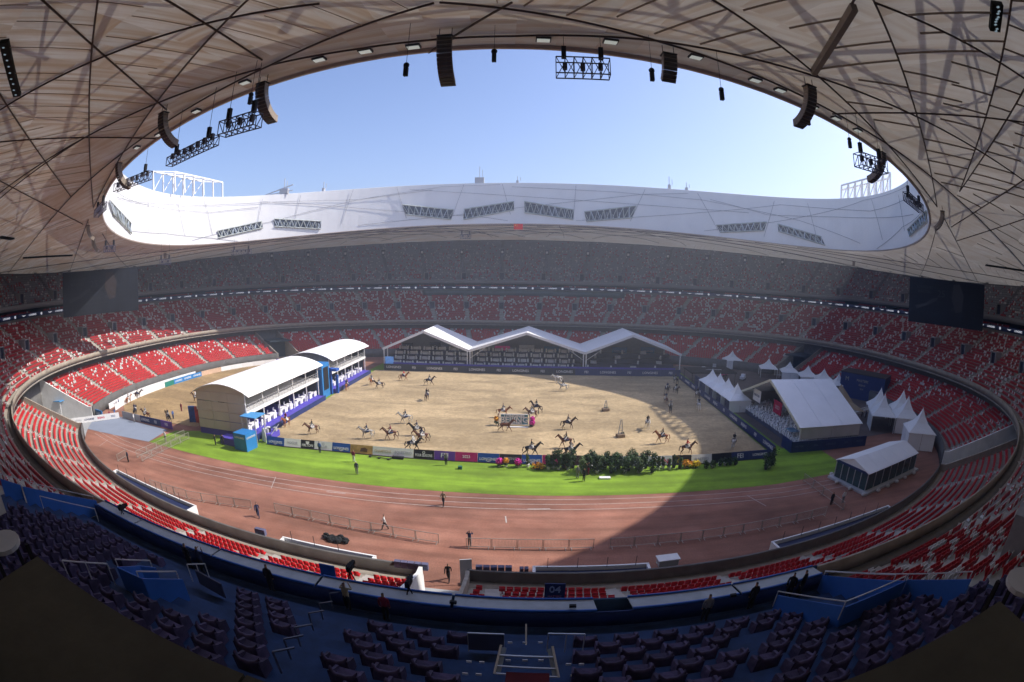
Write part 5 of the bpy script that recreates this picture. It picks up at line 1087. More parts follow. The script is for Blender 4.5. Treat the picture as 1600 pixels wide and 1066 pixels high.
for k, (x, y, z, rr, m, lb) in enumerate([(3.0, -.2, 1.35, .42, fl_p, 'upper magenta flower ball at the right wing of the jump'), (2.9, -.4, .75, .5, fl_p, 'lower magenta flower ball at the right wing of the jump'), (-2.9, -.1, 1.2, .4, fl_o, 'orange flower bunch at the left wing of the jump')]):
    q = thing('flower_ball', lb, 'flowers', (jx[0]-.2+x, jx[1]+.6+y, .08)); b = MB(); leafball(b, (0, 0, z), rr, 150, .13); b.build('blossom', m, q); b = MB(); leafball(b, (0, .2, z*.5), .4, 60, .14); b.bar((0, .1, 0), (0, .1, z), .1); b.build('greenery', leaf, q)
for k, (px, py, lb) in enumerate([(946, 643, 'small upright fence standard in the middle of the sand'), (969, 684, 'tall white pointed fence wing with a brown base')]):
    p = G(px, py); r = thing('jump_wing', lb, 'obstacle', (p[0], p[1], .08), .3); b = MB(); h = (2.0, 2.9)[k]
    for s in (-1, 1): b.bar((s*.45, 0, 0), (s*.08, 0, h), .12)
    for z in (.3, .7, 1.1, 1.5): b.bar((-.42+z*.12, 0, z), (.42-z*.12, 0, z), .07)
    b.build('wing', mat('weathered white', (.5, .5, .47), .7), r); b = MB(); b.box((0, 0, .25), (1.2, 1.0, .5)); b.build('base', mat('brown base', (.2, .14, .09), .8), r); b = MB(); leafball(b, (.4, .2, .4), .4, 40, .14); b.build('greenery', leaf, r)
def shrub(x, y, h, rr, lbl, m=None, gr='potted shrubs before the boards', n=330, pot=True, balls=4):
    r = thing('potted_shrub', lbl, 'shrub', (x, y, 0), random.uniform(0, 6), gr); b = MB(); balls = 6; c = [(random.uniform(-.45, .45)*rr, random.uniform(-.4, .4)*rr, (.28+.62*q_/5)*h-rr*.15) for q_ in range(balls)]
    for q in c: leafball(b, q, rr*random.uniform(.6, .95), int(n*2.2)//balls, .10)
    b.build('crown', m or leaf, r); b = MB()
    for q in c: b.tube([(0, 0, .3), (q[0]*.4, q[1]*.4, q[2]*.5), q], [.05, .04, .015], 5)
    b.build('trunk', bark, r)
    if pot: b = MB(); b.tube([(0, 0, .0), (0, 0, .42)], [.2, .28], 8); b.build('pot', white_paint if random.random() < .6 else steel, r)
for k in range(6): x = 1.3+.62*k; shrub(x, 56.6+.5*(k % 2), 2.0+.4*(k % 3), .6, 'leafy potted shrub in the left clump by the two figures, %s from the left' % ords[k], n=260)
for k in range(16): x = 5.6+.6*k; shrub(x, 55.5+.75*(k % 3), 2.1+.55*((k*5) % 4)/3, .62, 'dark potted shrub in the dense central clump, %s from the left' % ords[k], leaf if k % 4 else leaf_l, n=330)
for k in range(5): shrub(15.6+.75*k, 56.4+.4*(k % 2), 1.9-.2*(k % 3), .30, 'slim potted shrub before the white board, %s from the left' % ords[k], n=150)
for k in range(4): shrub(24.6+.8*k, 56.9, 1.1, .42, 'low dark shrub in the shaded planter, %s from the left' % ords[k], n=90, gr='shaded planter shrubs')
for k in range(3): shrub(30.8+.9*k, 54.5+.7*k, 2.3, .7, 'shaded shrub near the tent corner, %s from the left' % ords[k], n=160, gr='shrubs at the shaded corner')
for k in range(2): shrub(22.4+.9*k, 56.3, 1.0, .45, 'pale low shrub right of the orange flowers, %s of two' % ords[k], leaf_l, n=140, gr='pale shrubs')
for k, (x, z, rr, m, lb) in enumerate([(-5.0, .75, .5, fl_p, 'pink flower ball in a white pot, the left one of two'), (-2.6, .75, .5, fl_p, 'darker pink flower ball in a pot, the right one of two'), (-4.2, .9, .35, fl_o, 'small orange flower bunch beside the left pink ball'), (.0, .4, .8, fl_o, 'low orange flower bed before the blue board'),
                                       (19.7, .6, .75, fl_o, 'bright orange flower bed before the black board, left part'), (20.9, .55, .7, mat('yellow blossom', (.85, .6, .02), .6, .3, 3.), 'bright yellow flower bed before the black board, right part'), (3.6, .5, .35, fl_o, 'tiny orange flowers at the foot of the left shrubs')]):
    q = thing('flower_pot', lb, 'flowers', (x, 57.0-(.3 if rr > .6 else 0), 0)); b = MB(); leafball(b, (0, 0, z), rr, 220, .13, sz=(1.2, .8, .7) if rr > .6 else (1, 1, 1)); b.build('blossom', m, q); b = MB(); b.tube([(0, 0, 0), (0, 0, .35)], [.16, .24], 8); b.build('pot', white_paint, q)
    b = MB(); leafball(b, (0, 0, z*.5), rr*.9, 60, .13, sz=(1, 1, .5)); b.build('greenery', leaf, q)
for k, x in enumerate((-1.4, 1.2)): shrub(x, 57.2, 1.9, .3, 'thin green climbing plant, %s of the pair framing the orange bed' % ('left', 'right')[k], leaf_l, n=120, gr='pair of climbing plants')

# ------------------------------------------------------------------ horses, riders, people
def skin_mesh(J, E, name, root=0, sub=1):
    """J: name -> (x, y, z, r); one continuous skinned body"""
    keys = list(J); me = bpy.data.meshes.new(name); me.from_pydata([J[k][:3] for k in keys], [(keys.index(a), keys.index(b)) for a, b in E], [])
    o = bpy.data.objects.new(name, me); COL.objects.link(o); md = o.modifiers.new('s', 'SKIN'); md.use_smooth_shade = True; md.branch_smoothing = .6
    if not me.skin_vertices: me.skin_vertices.new()
    for i, k in enumerate(keys):
        s = me.skin_vertices[0].data[i]; r = J[k][3]; s.radius = (r, r) if not hasattr(r, '__len__') else r; s.use_root = (i == root)
    if sub: sb = o.modifiers.new('u', 'SUBSURF'); sb.levels = sub
    dg = bpy.context.evaluated_depsgraph_get(); out = bpy.data.meshes.new_from_object(o.evaluated_get(dg)); bpy.data.objects.remove(o); out.name = name; out.materials.clear()
    return out
def horse_mesh(ph, head=0.):
    J = dict(loin=(-.25, 0, 1.28, (.29, .31)), rump=(-.72, 0, 1.33, (.27, .28)), dock=(-.98, 0, 1.36, .09), girth=(.2, 0, 1.22, (.28, .33)), chest=(.55, 0, 1.27, (.23, .29)), neck0=(.78, 0, 1.50, (.13, .20)), neck1=(1.02, 0, 1.77-head*.3, (.10, .15)),
             poll=(1.2, 0, 2.0-head*.5, (.085, .11)), cheek=(1.34, 0, 1.9-head*.55, (.075, .115)), nose=(1.58, 0, 1.68-head*.6, (.05, .065)), muzzle=(1.64, 0, 1.61-head*.6, .045),
             earl=(1.17, .06, 2.13-head*.5, .025), earr=(1.17, -.06, 2.13-head*.5, .025))
    E = [('loin', 'rump'), ('rump', 'dock'), ('loin', 'girth'), ('girth', 'chest'), ('chest', 'neck0'), ('neck0', 'neck1'), ('neck1', 'poll'), ('poll', 'cheek'), ('cheek', 'nose'), ('nose', 'muzzle'), ('poll', 'earl'), ('poll', 'earr')]
    for i, (s, a) in enumerate(((1, ph[0]), (-1, ph[1]))):
        n = 'h%d' % i; sx = math.sin(a)*.34; lift = max(0, math.cos(a)-.6)*.3*abs(ph[4]); y = s*.15
        J[n+'a'] = (-.66, y, 1.05, (.14, .19)); J[n+'b'] = (-.56+sx*.4, y*1.05, .88, .11); J[n+'c'] = (-.86+sx*.9, y, .54+lift*.5, .062); J[n+'d'] = (-.80+sx*1.35, y, .17+lift, .04); J[n+'e'] = (-.74+sx*1.45, y, .05+lift*1.1, .058)
        E += [('rump', n+'a'), (n+'a', n+'b'), (n+'b', n+'c'), (n+'c', n+'d'), (n+'d', n+'e')]
    for i, (s, a) in enumerate(((1, ph[2]), (-1, ph[3]))):
        n = 'f%d' % i; sx = math.sin(a)*.36; lift = max(0, math.cos(a)-.6)*.4*abs(ph[4]); y = s*.15
        J[n+'a'] = (.52, y, .98, (.10, .14)); J[n+'b'] = (.53+sx*.7, y, .55+lift*.7, .06); J[n+'c'] = (.52+sx*1.25-lift*.5, y, .17+lift*.7, .038); J[n+'d'] = (.57+sx*1.35-lift*.5, y, .05+lift*.7, .055)
        E += [('chest', n+'a'), (n+'a', n+'b'), (n+'b', n+'c'), (n+'c', n+'d')]
    return skin_mesh(J, E, 'body')
POSES = [horse_mesh((.9, -.7, -.8, .9, 1)), horse_mesh((1.2, -1.1, -1.2, 1.2, 1), -.1), horse_mesh((.5, -.3, .0, .7, 1), .15), horse_mesh((.1, -.15, .1, -.1, 0), .35)]
COATS = dict(bay=(.13, .045, .018), dark_bay=(.045, .018, .010), black=(.012, .010, .010), chestnut=(.28, .09, .025), grey=(.42, .41, .39), white=(.68, .66, .62))
COATM = {k: mat(k.replace('_', ' ')+' coat', c, .45, .25, 2., spec=.4) for k, c in COATS.items()}
def coat_socks(m, c):
    pass
_hm = {}
def hmesh(p, coat):
    if (p, coat) not in _hm:
        e = POSES[p].copy(); e.materials.append(COATM[coat]); _hm[(p, coat)] = e
    return _hm[(p, coat)]
tb = MB(); tb.tube([(-.98, 0, 1.42), (-1.12, 0, 1.25), (-1.2, 0, .95), (-1.18, 0, .62)], [.045, .085, .09, .02], 6); TAIL = {}
mb_ = MB(); 
for k in range(7): u = k/6; mb_.box((.70+.47*u, 0, 1.66+.44*u), (.12, .035, .16))
MANE = {}
pad = MB(); pad.add([(x, s*y, z) for s in (-1, 1) for x, y, z in ((-.35, .02, 1.60), (.3, .02, 1.58), (.32, .30, 1.3), (-.35, .31, 1.3), (-.33, .33, 1.15), (.28, .32, 1.12))], [(0, 1, 2, 3), (3, 2, 5, 4), (9, 8, 7, 6), (10, 11, 8, 9)]); pad.box((-.02, 0, 1.63), (.5, .3, .08), mi=1)
PADM = {}
def part_mesh(cache, key, src, mats):
    if key not in cache:
        e = src.mesh('part'); [e.materials.append(m) for m in mats]; cache[key] = e
    return cache[key]
def body_materials(me, rule, mats):
    for m in mats: me.materials.append(m)
    for p in me.polygons: p.material_index = rule(p.center)
    return me
skin_c = mat('skin', (.42, .24, .16), .6, .05); hair_c = mat('hair and helmet', (.012, .011, .012), .4); boots = mat('riding boots', (.015, .013, .012), .35); breech = mat('white breeches', (.7, .69, .66), .7)
def rider_base():
    J = dict(pelvis=(-.1, 0, 1.74, (.15, .13)), waist=(-.07, 0, 1.92, (.13, .1)), chest=(-.02, 0, 2.12, (.17, .12)), neck=(.0, 0, 2.30, .06), head=(.03, 0, 2.42, (.095, .11)), crown=(.03, 0, 2.52, .085))
    E = [('pelvis', 'waist'), ('waist', 'chest'), ('chest', 'neck'), ('neck', 'head'), ('head', 'crown')]
    for s in (-1, 1):
        n = 'L' if s > 0 else 'R'; J[n+'sh'] = (-.01, s*.19, 2.2, .065); J[n+'el'] = (.08, s*.24, 1.95, .05); J[n+'ha'] = (.38, s*.1, 1.84, .035); J[n+'fi'] = (.45, s*.09, 1.82, .025)
        J[n+'hip'] = (-.05, s*.17, 1.70, .11); J[n+'kn'] = (.30, s*.33, 1.42, .08); J[n+'an'] = (.08, s*.35, 1.02, .05); J[n+'to'] = (.24, s*.36, .98, .04)
        E += [('chest', n+'sh'), (n+'sh', n+'el'), (n+'el', n+'ha'), (n+'ha', n+'fi'), ('pelvis', n+'hip'), (n+'hip', n+'kn'), (n+'kn', n+'an'), (n+'an', n+'to')]
    return skin_mesh(J, E, 'rider')
RID = rider_base(); _rm = {}
JK = dict(black=(.015, .015, .018), navy=(.02, .03, .08), red=(.6, .03, .02), white=(.65, .65, .65), green=(.03, .10, .06), maroon=(.2, .02, .05), grey=(.2, .2, .21), blue=(.05, .12, .35), khaki=(.3, .26, .17), yellow=(.7, .5, .05))
JM = {k: mat(k+' clothing', c, .8, .1, 3.) for k, c in JK.items()}
def rmesh(j):
    if j not in _rm:
        e = RID.copy()
        def rule(c):
            if c.z > 2.44: return 0
            if c.z > 2.29: return 1
            if c.x > .36 and c.z > 1.75: return 1
            if c.z > 1.80: return 2
            if c.z > 1.36: return 3
            return 4
        _rm[j] = body_materials(e, rule, [hair_c, skin_c, JM[j], breech, boots])
    return _rm[j]
def horse(px, py, yaw, coat, jacket, pose, where, rider=True, z=.1, s=1.0, padm=None):
    p = G(px, py, z); cn = coat.replace('_', ' ')
    r = thing('horse', '%s horse %s' % (cn, where), 'horse', (p[0], p[1], z), R_(yaw)); r.scale = (s, s, s); put('body', hmesh(pose, coat), None, r)
    hairm = COATM['black'] if coat in ('bay', 'dark_bay', 'black') else COATM[coat]
    put('tail', part_mesh(TAIL, hairm.name, tb, [hairm]), None, r); mn = put('mane', part_mesh(MANE, hairm.name, mb_, [hairm]), None, r)
    if pose in (2, 3): mn.location = (0, 0, -.05 if pose == 2 else -.12)
    if rider:
        pm_ = padm or (white_pl if random.random() < .5 else JM['navy']); put('saddle_cloth', part_mesh(PADM, pm_.name, pad, [pm_, boots]), None, r)
        q = put('person', rmesh(jacket), None, None, (p[0], p[1], z), R_(yaw)); q.scale = (s, s, s); tag(q, 'rider in %s, %s horse %s' % (jacket, cn, where), 'person')
    return r
H = [(581, 602, -95, 'chestnut', 'grey', 3, 'walking towards the camera at the far left of the sand'), (593, 608, 200, 'dark_bay', 'black', 2, 'just right of the chestnut near the far building'), (542, 610, 100, 'chestnut', 'navy', 0, 'close to the front of the far building'),
     (631, 595, 10, 'chestnut', 'red', 0, 'near the far boards with a red rider'), (671, 602, 5, 'dark_bay', 'black', 1, 'trotting right before the left gable'), (667, 626, 85, 'dark_bay', 'black', 3, 'alone, seen from behind, on the upper left sand'),
     (634, 662, 205, 'grey', 'navy', 0, 'alone in the left middle of the sand'), (448, 667, -95, 'chestnut', 'maroon', 3, 'beside the near building front'), (489, 679, 215, 'bay', 'black', 2, 'standing alone at the lower left of the sand'),
     (574, 686, 195, 'grey', 'navy', 2, 'in the lower left, ahead of a bay'), (611, 688, 200, 'bay', 'maroon', 0, 'following the grey at the lower left'), (652, 681, 190, 'black', 'navy', 1, 'rearmost of the overlapping trio at the lower left'),
     (660, 692, 205, 'bay', 'navy', 0, 'middle one of the overlapping trio at the lower left'), (646, 705, 2, 'black', 'white', 1, 'cantering right by the boards under a rider in white'), (786, 652, 5, 'chestnut', 'navy', 3, 'behind the left end of the letter jump'),
     (838, 645, 150, 'dark_bay', 'black', 0, 'the farther of two right behind the jump'), (831, 654, 195, 'bay', 'navy', 2, 'the nearer of two right behind the jump'), (880, 611, 188, 'grey', 'black', 2, 'before the edge of the roof shadow at the top'),
     (871, 598, 182, 'white', 'navy', 3, 'close to the far boards by the shadow edge'), (887, 671, 10, 'dark_bay', 'navy', 2, 'right of the jump, walking right'), (884, 700, 190, 'bay', 'black', 0, 'lower centre, above the dark pair'),
     (830, 713, 3, 'black', 'black', 1, 'trotting right over the blue board, left of the pair'), (891, 715, 3, 'black', 'grey', 1, 'trotting right by the left shrubs'), (1011, 671, -88, 'white', 'black', 3, 'facing the camera right of the tall fence wing'),
     (1034, 693, 183, 'chestnut', 'black', 0, 'walking left in the sun at the right'), (1072, 711, 5, 'bay', 'red', 2, 'on the shadow edge with a bright red rider'), (1145, 701, 60, 'grey', 'black', 3, 'alone in the shade at the lower right'),
     (1042, 615, -80, 'dark_bay', 'navy', 3, 'left of the far shaded pair'), (1056, 616, -75, 'dark_bay', 'black', 2, 'right of the far shaded pair'), (1040, 632, 95, 'bay', 'navy', 3, 'on the shadow fringe, left of the near pair'),
     (1047, 644, 80, 'black', 'grey', 3, 'on the shadow fringe, right of the near pair'), (1089, 624, 100, 'dark_bay', 'black', 3, 'against the right boards in shade'), (1091, 641, 85, 'white', 'black', 3, 'in shade below the one at the right boards'),
     (1055, 600, 110, 'black', 'black', 0, 'farthest in the shaded corner')]
for h in H: horse(*h)
p = G(790, 675, .1); horse(790, 675, 5, 'bay', 'black', 1, 'trotting riderless before the letter jump', rider=False)
HW = [(232, 606, -60, 'grey', 'white', 3, 'by the green board of the warm-up ring'), (273, 593, 20, 'chestnut', 'maroon', 0, 'by the blue boards of the warm-up ring'), (320, 579, 15, 'chestnut', 'white', 0, 'by the peach board of the warm-up ring'),
      (347, 575, 8, 'dark_bay', 'black', 1, 'far up the warm-up ring'), (202, 631, 100, 'chestnut', 'white', 3, 'at the left edge of the warm-up ring'), (216, 623, 60, 'dark_bay', 'grey', 3, 'seen from behind on the warm-up sand'),
      (212, 650, 120, 'black', 'navy', 3, 'inside the fence by the grey carpet'), (229, 656, 185, 'bay', 'grey', 0, 'walking left inside the fence by the carpet'), (307, 629, 180, 'bay', 'white', 0, 'half hidden by the panelled end wall'), (264, 660, 160, 'black', 'black', 2, 'beside the tall posters')]
for h in HW: horse(*h, z=.08)
# people on foot
def person_mesh(pose):
    st_ = {'stand': (0, 0, 0), 'walk': (.26, 1, .2), 'film': (0.03, 2, 0)}[pose]; a, arm, sw = st_
    J = dict(pelvis=(0, 0, .95, (.17, .13)), waist=(0, 0, 1.12, (.16, .13)), chest=(0, 0, 1.32, (.19, .135)), neck=(.01, 0, 1.50, .055), head=(.02, 0, 1.62, (.075, .095)), crown=(.02, 0, 1.72, .07))
    E = [('pelvis', 'waist'), ('waist', 'chest'), ('chest', 'neck'), ('neck', 'head'), ('head', 'crown')]
    for s in (-1, 1):
        n = 'L' if s > 0 else 'R'; q = s*a
        J[n+'sh'] = (0, s*.18, 1.42, .06)
        if arm == 2: J[n+'el'] = (.15, s*.3, 1.3, .045); J[n+'ha'] = (.28, s*.12, 1.5, .032); J[n+'fi'] = (.33, s*.07, 1.55, .025)
        else: J[n+'el'] = (-q*.5, s*.23, 1.14, .06); J[n+'ha'] = (-q*.9+.05, s*.22, .88, .045); J[n+'fi'] = (-q*.95+.07, s*.215, .80, .035)
        J[n+'hip'] = (0, s*.09, .88, .11); J[n+'kn'] = (q*.6+.03, s*.1, .50, .085); J[n+'an'] = (q*1.25, s*.1, .09, .06); J[n+'to'] = (q*1.25+.15, s*.11, .035, .035)
        E += [('chest', n+'sh'), (n+'sh', n+'el'), (n+'el', n+'ha'), (n+'ha', n+'fi'), ('pelvis', n+'hip'), (n+'hip', n+'kn'), (n+'kn', n+'an'), (n+'an', n+'to')]
    return skin_mesh(J, E, 'person')
PM = {k: person_mesh(k) for k in ('stand', 'walk', 'film')}; _pm = {}
def person(loc, yaw, pose, top, leg, lbl, s=1.0, cap=None):
    k = (pose, top, leg, cap)
    if k not in _pm:
        e = PM[pose].copy()
        def rule(c):
            if c.z > 1.66: return 0
            if c.z > 1.50: return 1
            if (c.z < .90 and abs(c.y) > .18) or (pose == 'film' and c.x > .24 and c.z > 1.4): return 1
            if c.z > .97 or abs(c.y) > .19: return 2
            if c.z > .1: return 3
            return 4
        _pm[k] = body_materials(e, rule, [JM[cap] if cap else hair_c, skin_c, JM[top], JM[leg], boots])
    o = put('person', _pm[k], None, None, loc, R_(yaw)); o.scale = (s, s, s); return tag(o, lbl, 'person')
for px, py, yaw, pose, top, leg, lb, cap in [(404, 808, -60, 'walk', 'navy', 'navy', 'person in dark navy walking on the rubber at left', None), (602, 828, 190, 'walk', 'white', 'black', 'person in white top and black trousers striding left', None),
        (693, 790, -100, 'walk', 'khaki', 'black', 'person in cream top walking near the white lines', None), (734, 854, 90, 'film', 'navy', 'grey', 'person in dark clothes raising both hands by the barrier gap', None), (701, 907, -90, 'walk', 'black', 'black', 'person in black walking in the white passage', None),
        (558, 741, -80, 'stand', 'navy', 'grey', 'person in navy with a white cap on the green turf', 'white'), (553, 722, 80, 'stand', 'maroon', 'white', 'person with red top and white trousers by the gold board', None), (500, 708, 90, 'stand', 'blue', 'navy', 'person in blue leaning on the white board', None),
        (697, 727, 80, 'stand', 'grey', 'black', 'person in grey before the purple board', None), (902, 748, 80, 'stand', 'grey', 'grey', 'person in light grey before the shrubs', 'white'), (912, 752, 60, 'stand', 'black', 'black', 'person all in black beside the one in grey', None), (919, 742, 200, 'film', 'black', 'maroon', 'person half hidden behind the pair at the shrubs', None),
        (259, 690, 90, 'stand', 'white', 'grey', 'person in white standing at the corner of the carpet', None), (201, 722, -100, 'stand', 'navy', 'black', 'person in dark clothes by the short left barrier', None), (337, 696, 60, 'stand', 'black', 'black', 'person in black on the turf, left of two by the beige wall', None),
        (349, 696, 120, 'stand', 'black', 'black', 'person in black on the turf, right of two by the beige wall', None), (284, 643, -90, 'stand', 'maroon', 'maroon', 'person in dark red alone on the warm-up sand', None), (525, 600, 90, 'stand', 'white', 'blue', 'person in white by the display tower', None), (530, 599, 90, 'stand', 'navy', 'navy', 'person in navy by the display tower', None),
        (508, 612, 90, 'stand', 'khaki', 'khaki', 'person in khaki at the gate frame', None), (497, 622, 90, 'stand', 'khaki', 'black', 'person in brown before the display tower', None), (210, 660, 30, 'stand', 'white', 'grey', 'person in white behind the fence near the carpet', None), (180, 652, 30, 'stand', 'blue', 'navy', 'person in blue near the warm-up entrance', None),
        (172, 655, 0, 'stand', 'maroon', 'black', 'person in red beside the blue entrance board', None), (186, 634, 70, 'stand', 'blue', 'navy', 'person in blue by the white curved boards', None), (193, 627, 60, 'stand', 'navy', 'navy', 'second person in navy by the white curved boards', None), (271, 655, 0, 'stand', 'blue', 'navy', 'person in blue beside the tall blue poster', None),
        (1208, 716, 90, 'stand', 'black', 'navy', 'person in black at the shaded board corner', None), (1196, 730, 90, 'stand', 'grey', 'black', 'person in grey in the shaded corner shrubs', None), (1318, 738, 0, 'stand', 'grey', 'grey', 'person in grey inside the marquee front', None), (1198, 580, 0, 'stand', 'white', 'black', 'person in white in the open pagoda tent', None),
        (1214, 583, 0, 'stand', 'navy', 'black', 'person in navy in the open pagoda tent', None), (1262, 588, 0, 'stand', 'white', 'grey', 'person in white by the fourth pagoda', None), (1298, 790, 90, 'stand', 'black', 'black', 'crouched-looking person in black at the right crossing barriers', None), (1316, 787, 90, 'stand', 'white', 'grey', 'person in pale clothes at the right crossing barriers', None),
        (1346, 652, 0, 'stand', 'black', 'black', 'person in black on the brown apron, left', None), (1352, 654, 0, 'stand', 'navy', 'black', 'person in navy on the brown apron, right', None), (1072, 560, 0, 'stand', 'khaki', 'khaki', 'person in khaki behind the flat shelter', None)]:
    person(G(px, py, .02), yaw, pose, top, leg, lb, 1.02, cap)
q = tag(MB().box((0, 0, .18), (1.6, .5, .3)).build('camera_bag', black, None, G(622, 717)), 'black photographer bag lying on the turf below the boards', 'bag')
q = tag(MB().box((0, 0, .2), (.5, .4, .4)).build('green_box', mat('green box', (.02, .12, .09), .6), None, G(719, 733)), 'small green box on the turf under the magenta board', 'box')
q = tag(MB().box((0, 0, .1), (1.4, .6, .2)).build('white_crate', white_paint, None, G(945, 748)), 'flat white crate lying before the central shrubs', 'crate')
r = thing('camera_rail', 'long black camera rail lying on the turf left of the bag', 'rail', tuple(G(600, 716))); b = MB(); b.bar((-2.2, 0, .15), (1.2, -.5, .15), .08); b.build('beam', steel, r)
for k in range(3): b = MB(); b.bar((-2+1.4*k, -.1-.2*k, 0), (-2+1.4*k, -.1-.2*k, .2), .3); b.build('foot', steel, r)
# ------------------------------------------------------------------ the near covered-seat section
def onv(px, py, h=0.):
    z = 12.
    for _ in range(40):
        p = G(px, py, z); ph = math.atan2(p[1]-YB, p[0]-XB); r = math.hypot(p[0]-XB, p[1]-YB); r0 = float(rT(np.array(ph)))+1.1; r1 = float(rE(np.array(ph)))
        zf = 9.2+max(0, (r-r0)/(r1-r0)*NM)*.5; z = .6*z+.4*(zf+h)
    return np.array([p[0], p[1], z])
def proj(P):
    d = np.array(P)-EYE; X, Y, Z = d@_r, d@_u, d@_f; R0 = math.hypot(X, Y)+1e-9; rr = 2*FOC*math.sin(math.atan2(R0, Z)/2); return 800+rr*X/R0, 533-rr*Y/R0
carpet_b = mat('dark blue carpet', (.012, .032, .09), .85, .35, 1.2, .3)
vip = thing('covered_seat_stand', 'near middle-tier section with dark blue carpet and a desk along its front', 'grandstand')
CG = [(-181., VIPG[0][0]), (VIPG[0][1], 181.)]
terrace('terrace', vip, rm, zm, CG, carpet_b)
ring('walkway', vip, lambda p: rT(p)+.5, lambda p: rT(p)+1.1, 8.76, 9.197, CG, carpet_b)
ring('front_panel', vip, lambda p: rT(p)-.12, lambda p: rT(p)+.0, 8.3, 10.08, CG, mat('teal blue front', (.02, .06, .13), .7))
ring('inner_panel', vip, lambda p: rT(p)+.86, lambda p: rT(p)+.93, 9.2, 10.06, CG, mat('deep blue inner panel', (.012, .03, .13), .7, .2, 1.))
dk_m = mat('pale desk top', (.36, .40, .44), .5, .15, 1.5); ph0, ph1 = VIPG[0]
cuts = [-107.4, -103.4, -97.5, -92.0, -86.5, -81.2, -80.0, -75.6, -71.5]
for a, b2 in zip(cuts[:-1], cuts[1:]):
    if (a, b2) == (-81.2, -80.0): continue
    n = 8; ps = [R_(a+.06+(b2-a-.12)*i/n) for i in range(n+1)]; r = thing('press_desk', 'pale desk on the front ledge, section %s' % ('first from the left', 'second from the left', 'third from the left', 'left of the passage', 'above the passage', 'x', 'right of the gap', 'last on the right')[cuts.index(a)], 'desk')
    A = [tuple(pxy(rT(np.array(p))+.02, np.array(p))) for p in ps]; B = [tuple(pxy(rT(np.array(p))+.84, np.array(p))) for p in ps]; q = MB()
    for i in range(n): q.prism([A[i], A[i+1], B[i+1], B[i]], 10.1, 10.16)
    q.build('top', dk_m, r); q = MB(); q.tube([(*p, 10.2) for p in A], .06, 6); q.build('edge', blue, r); q = MB(); q.tube([(*p, 10.13) for p in B], .07, 6); q.build('edge', blue, r)
# draped chairs seen from behind
def drape_chair():
    b = MB(); W = .48; n = 8; rows_ = []
    for t in range(n+1):
        u = -1+2*t/n; e = abs(u)**4; x = W*u; dz = .15*e+.02*math.sin(9*u); y = .24-.16*e
        rows_.append([(x*1.02, y+.10, 0.02), (x*1.04, y+.09, .38), (x, y+.06, .72+dz), (x*.98, y+.0, .80+dz), (x*.93, y-.09, .78+dz), (x*.9, y-.12, .5)])
    k = 6; vs = [p for r_ in rows_ for p in r_]; b.add(vs, [(i*k+j, (i+1)*k+j, (i+1)*k+j+1, i*k+j+1) for i in range(n) for j in range(k-1)])
    me = b.mesh('back_cover'); a = MB()
    for s in (1,): a.add([(s*.52, .2, .0), (s*.52, .2, .82), (s*.5, -.1, .66), (s*.5, -.42, .56), (s*.5, -.46, .0), (s*.38, .2, .0), (s*.38, .2, .86), (s*.38, -.1, .68), (s*.38, -.42, .56), (s*.38, -.46, .0)], [(0, 1, 2, 3, 4), (9, 8, 7, 6, 5), (1, 6, 7, 2), (2, 7, 8, 3), (3, 8, 9, 4), (0, 5, 6, 1)])
    am = a.mesh('arm_cover'); c = MB(); c.box((0, -.16, .22), (.78, .6, .44)); cm = c.mesh('seat_cover')
    m = mat('purple chair cover', (.058, .045, .10), .8, .4, 4., .5, obj_var=.3)
    for e in (me, am, cm): e.materials.append(m)
    for p in me.polygons: p.use_smooth = True
    return me, am, cm
DC = drape_chair()
def inpoly(x, y, P):
    c = False; n = len(P)
    for i in range(n):
        x1, y1 = P[i]; x2, y2 = P[(i+1) % n]
        if (y1 > y) != (y2 > y) and x < (x2-x1)*(y-y1)/(y2-y1)+x1: c = not c
    return c
KEEP = [[(748, 975), (866, 975), (900, 1080), (716, 1080)], [(478, 940), (560, 962), (470, 1045), (430, 1080), (370, 1080), (445, 1000)], [(178, 868), (300, 868), (350, 930), (298, 945), (175, 900)], [(-60, 740), (160, 775), (165, 815), (60, 790), (-60, 775)],
        [(1205, 890), (1530, 895), (1530, 925), (1420, 920), (1330, 968), (1210, 942)], [(1172, 945), (1192, 945), (1196, 1080), (1165, 1080)], [(300, 920), (345, 930), (330, 960), (290, 950)]]
cnt = 0; nblock = {}
blocks = lambda x: 'far left' if x < 300 else ('left' if x < 470 else ('left centre' if x < 748 else ('right centre' if x < 1175 else 'right')))
chairs0 = None
for k in range(2, 18):
    pp, P, T, N = row_samples(lambda p: rm[k](p)*.5+rm[k+1](p)*.5, 1.62, .5*(k % 2)+.12)
    for i in range(len(pp)):
        if not in_gap(pp[i:i+1], [(VIPG[0][0]+.4, VIPG[0][1]-.4)])[0]: continue
        x, y = proj((P[i, 0], P[i, 1], zm[k]+.8))
        if y > 1085 or x < -20 or x > 1620 or P[i, 1] < 1.0 or any(inpoly(x, y, q) for q in KEEP) or any(inpoly(x-18, y, q) or inpoly(x+18, y, q) for q in KEEP[:3]): continue
        bl = blocks(x); row = k-1; nblock[(bl, row)] = nblock.get((bl, row), 0)+1; lb = 'purple covered chair, %s block, %s row from the desk, %s from the %s end' % (bl, ords[row-1], ords[nblock[(bl, row)]-1], 'left')
        a = math.atan2(N[i, 1], N[i, 0])-math.pi/2+random.uniform(-.05, .05); r = thing('covered_chair', lb, 'chair', (P[i, 0], P[i, 1], zm[k]+.003), a, 'covered chairs, %s block, %s row' % (bl, ords[row-1]))
        put('back_cover', DC[0], None, r); put('arm_cover', DC[1], None, r); o = put('arm_cover', DC[1], None, r, (-1.0 + .10, 0, 0)); o.location = (-.90, 0, 0); put('seat_cover', DC[2], None, r); r.scale = (.88, .8, .84); cnt += 1
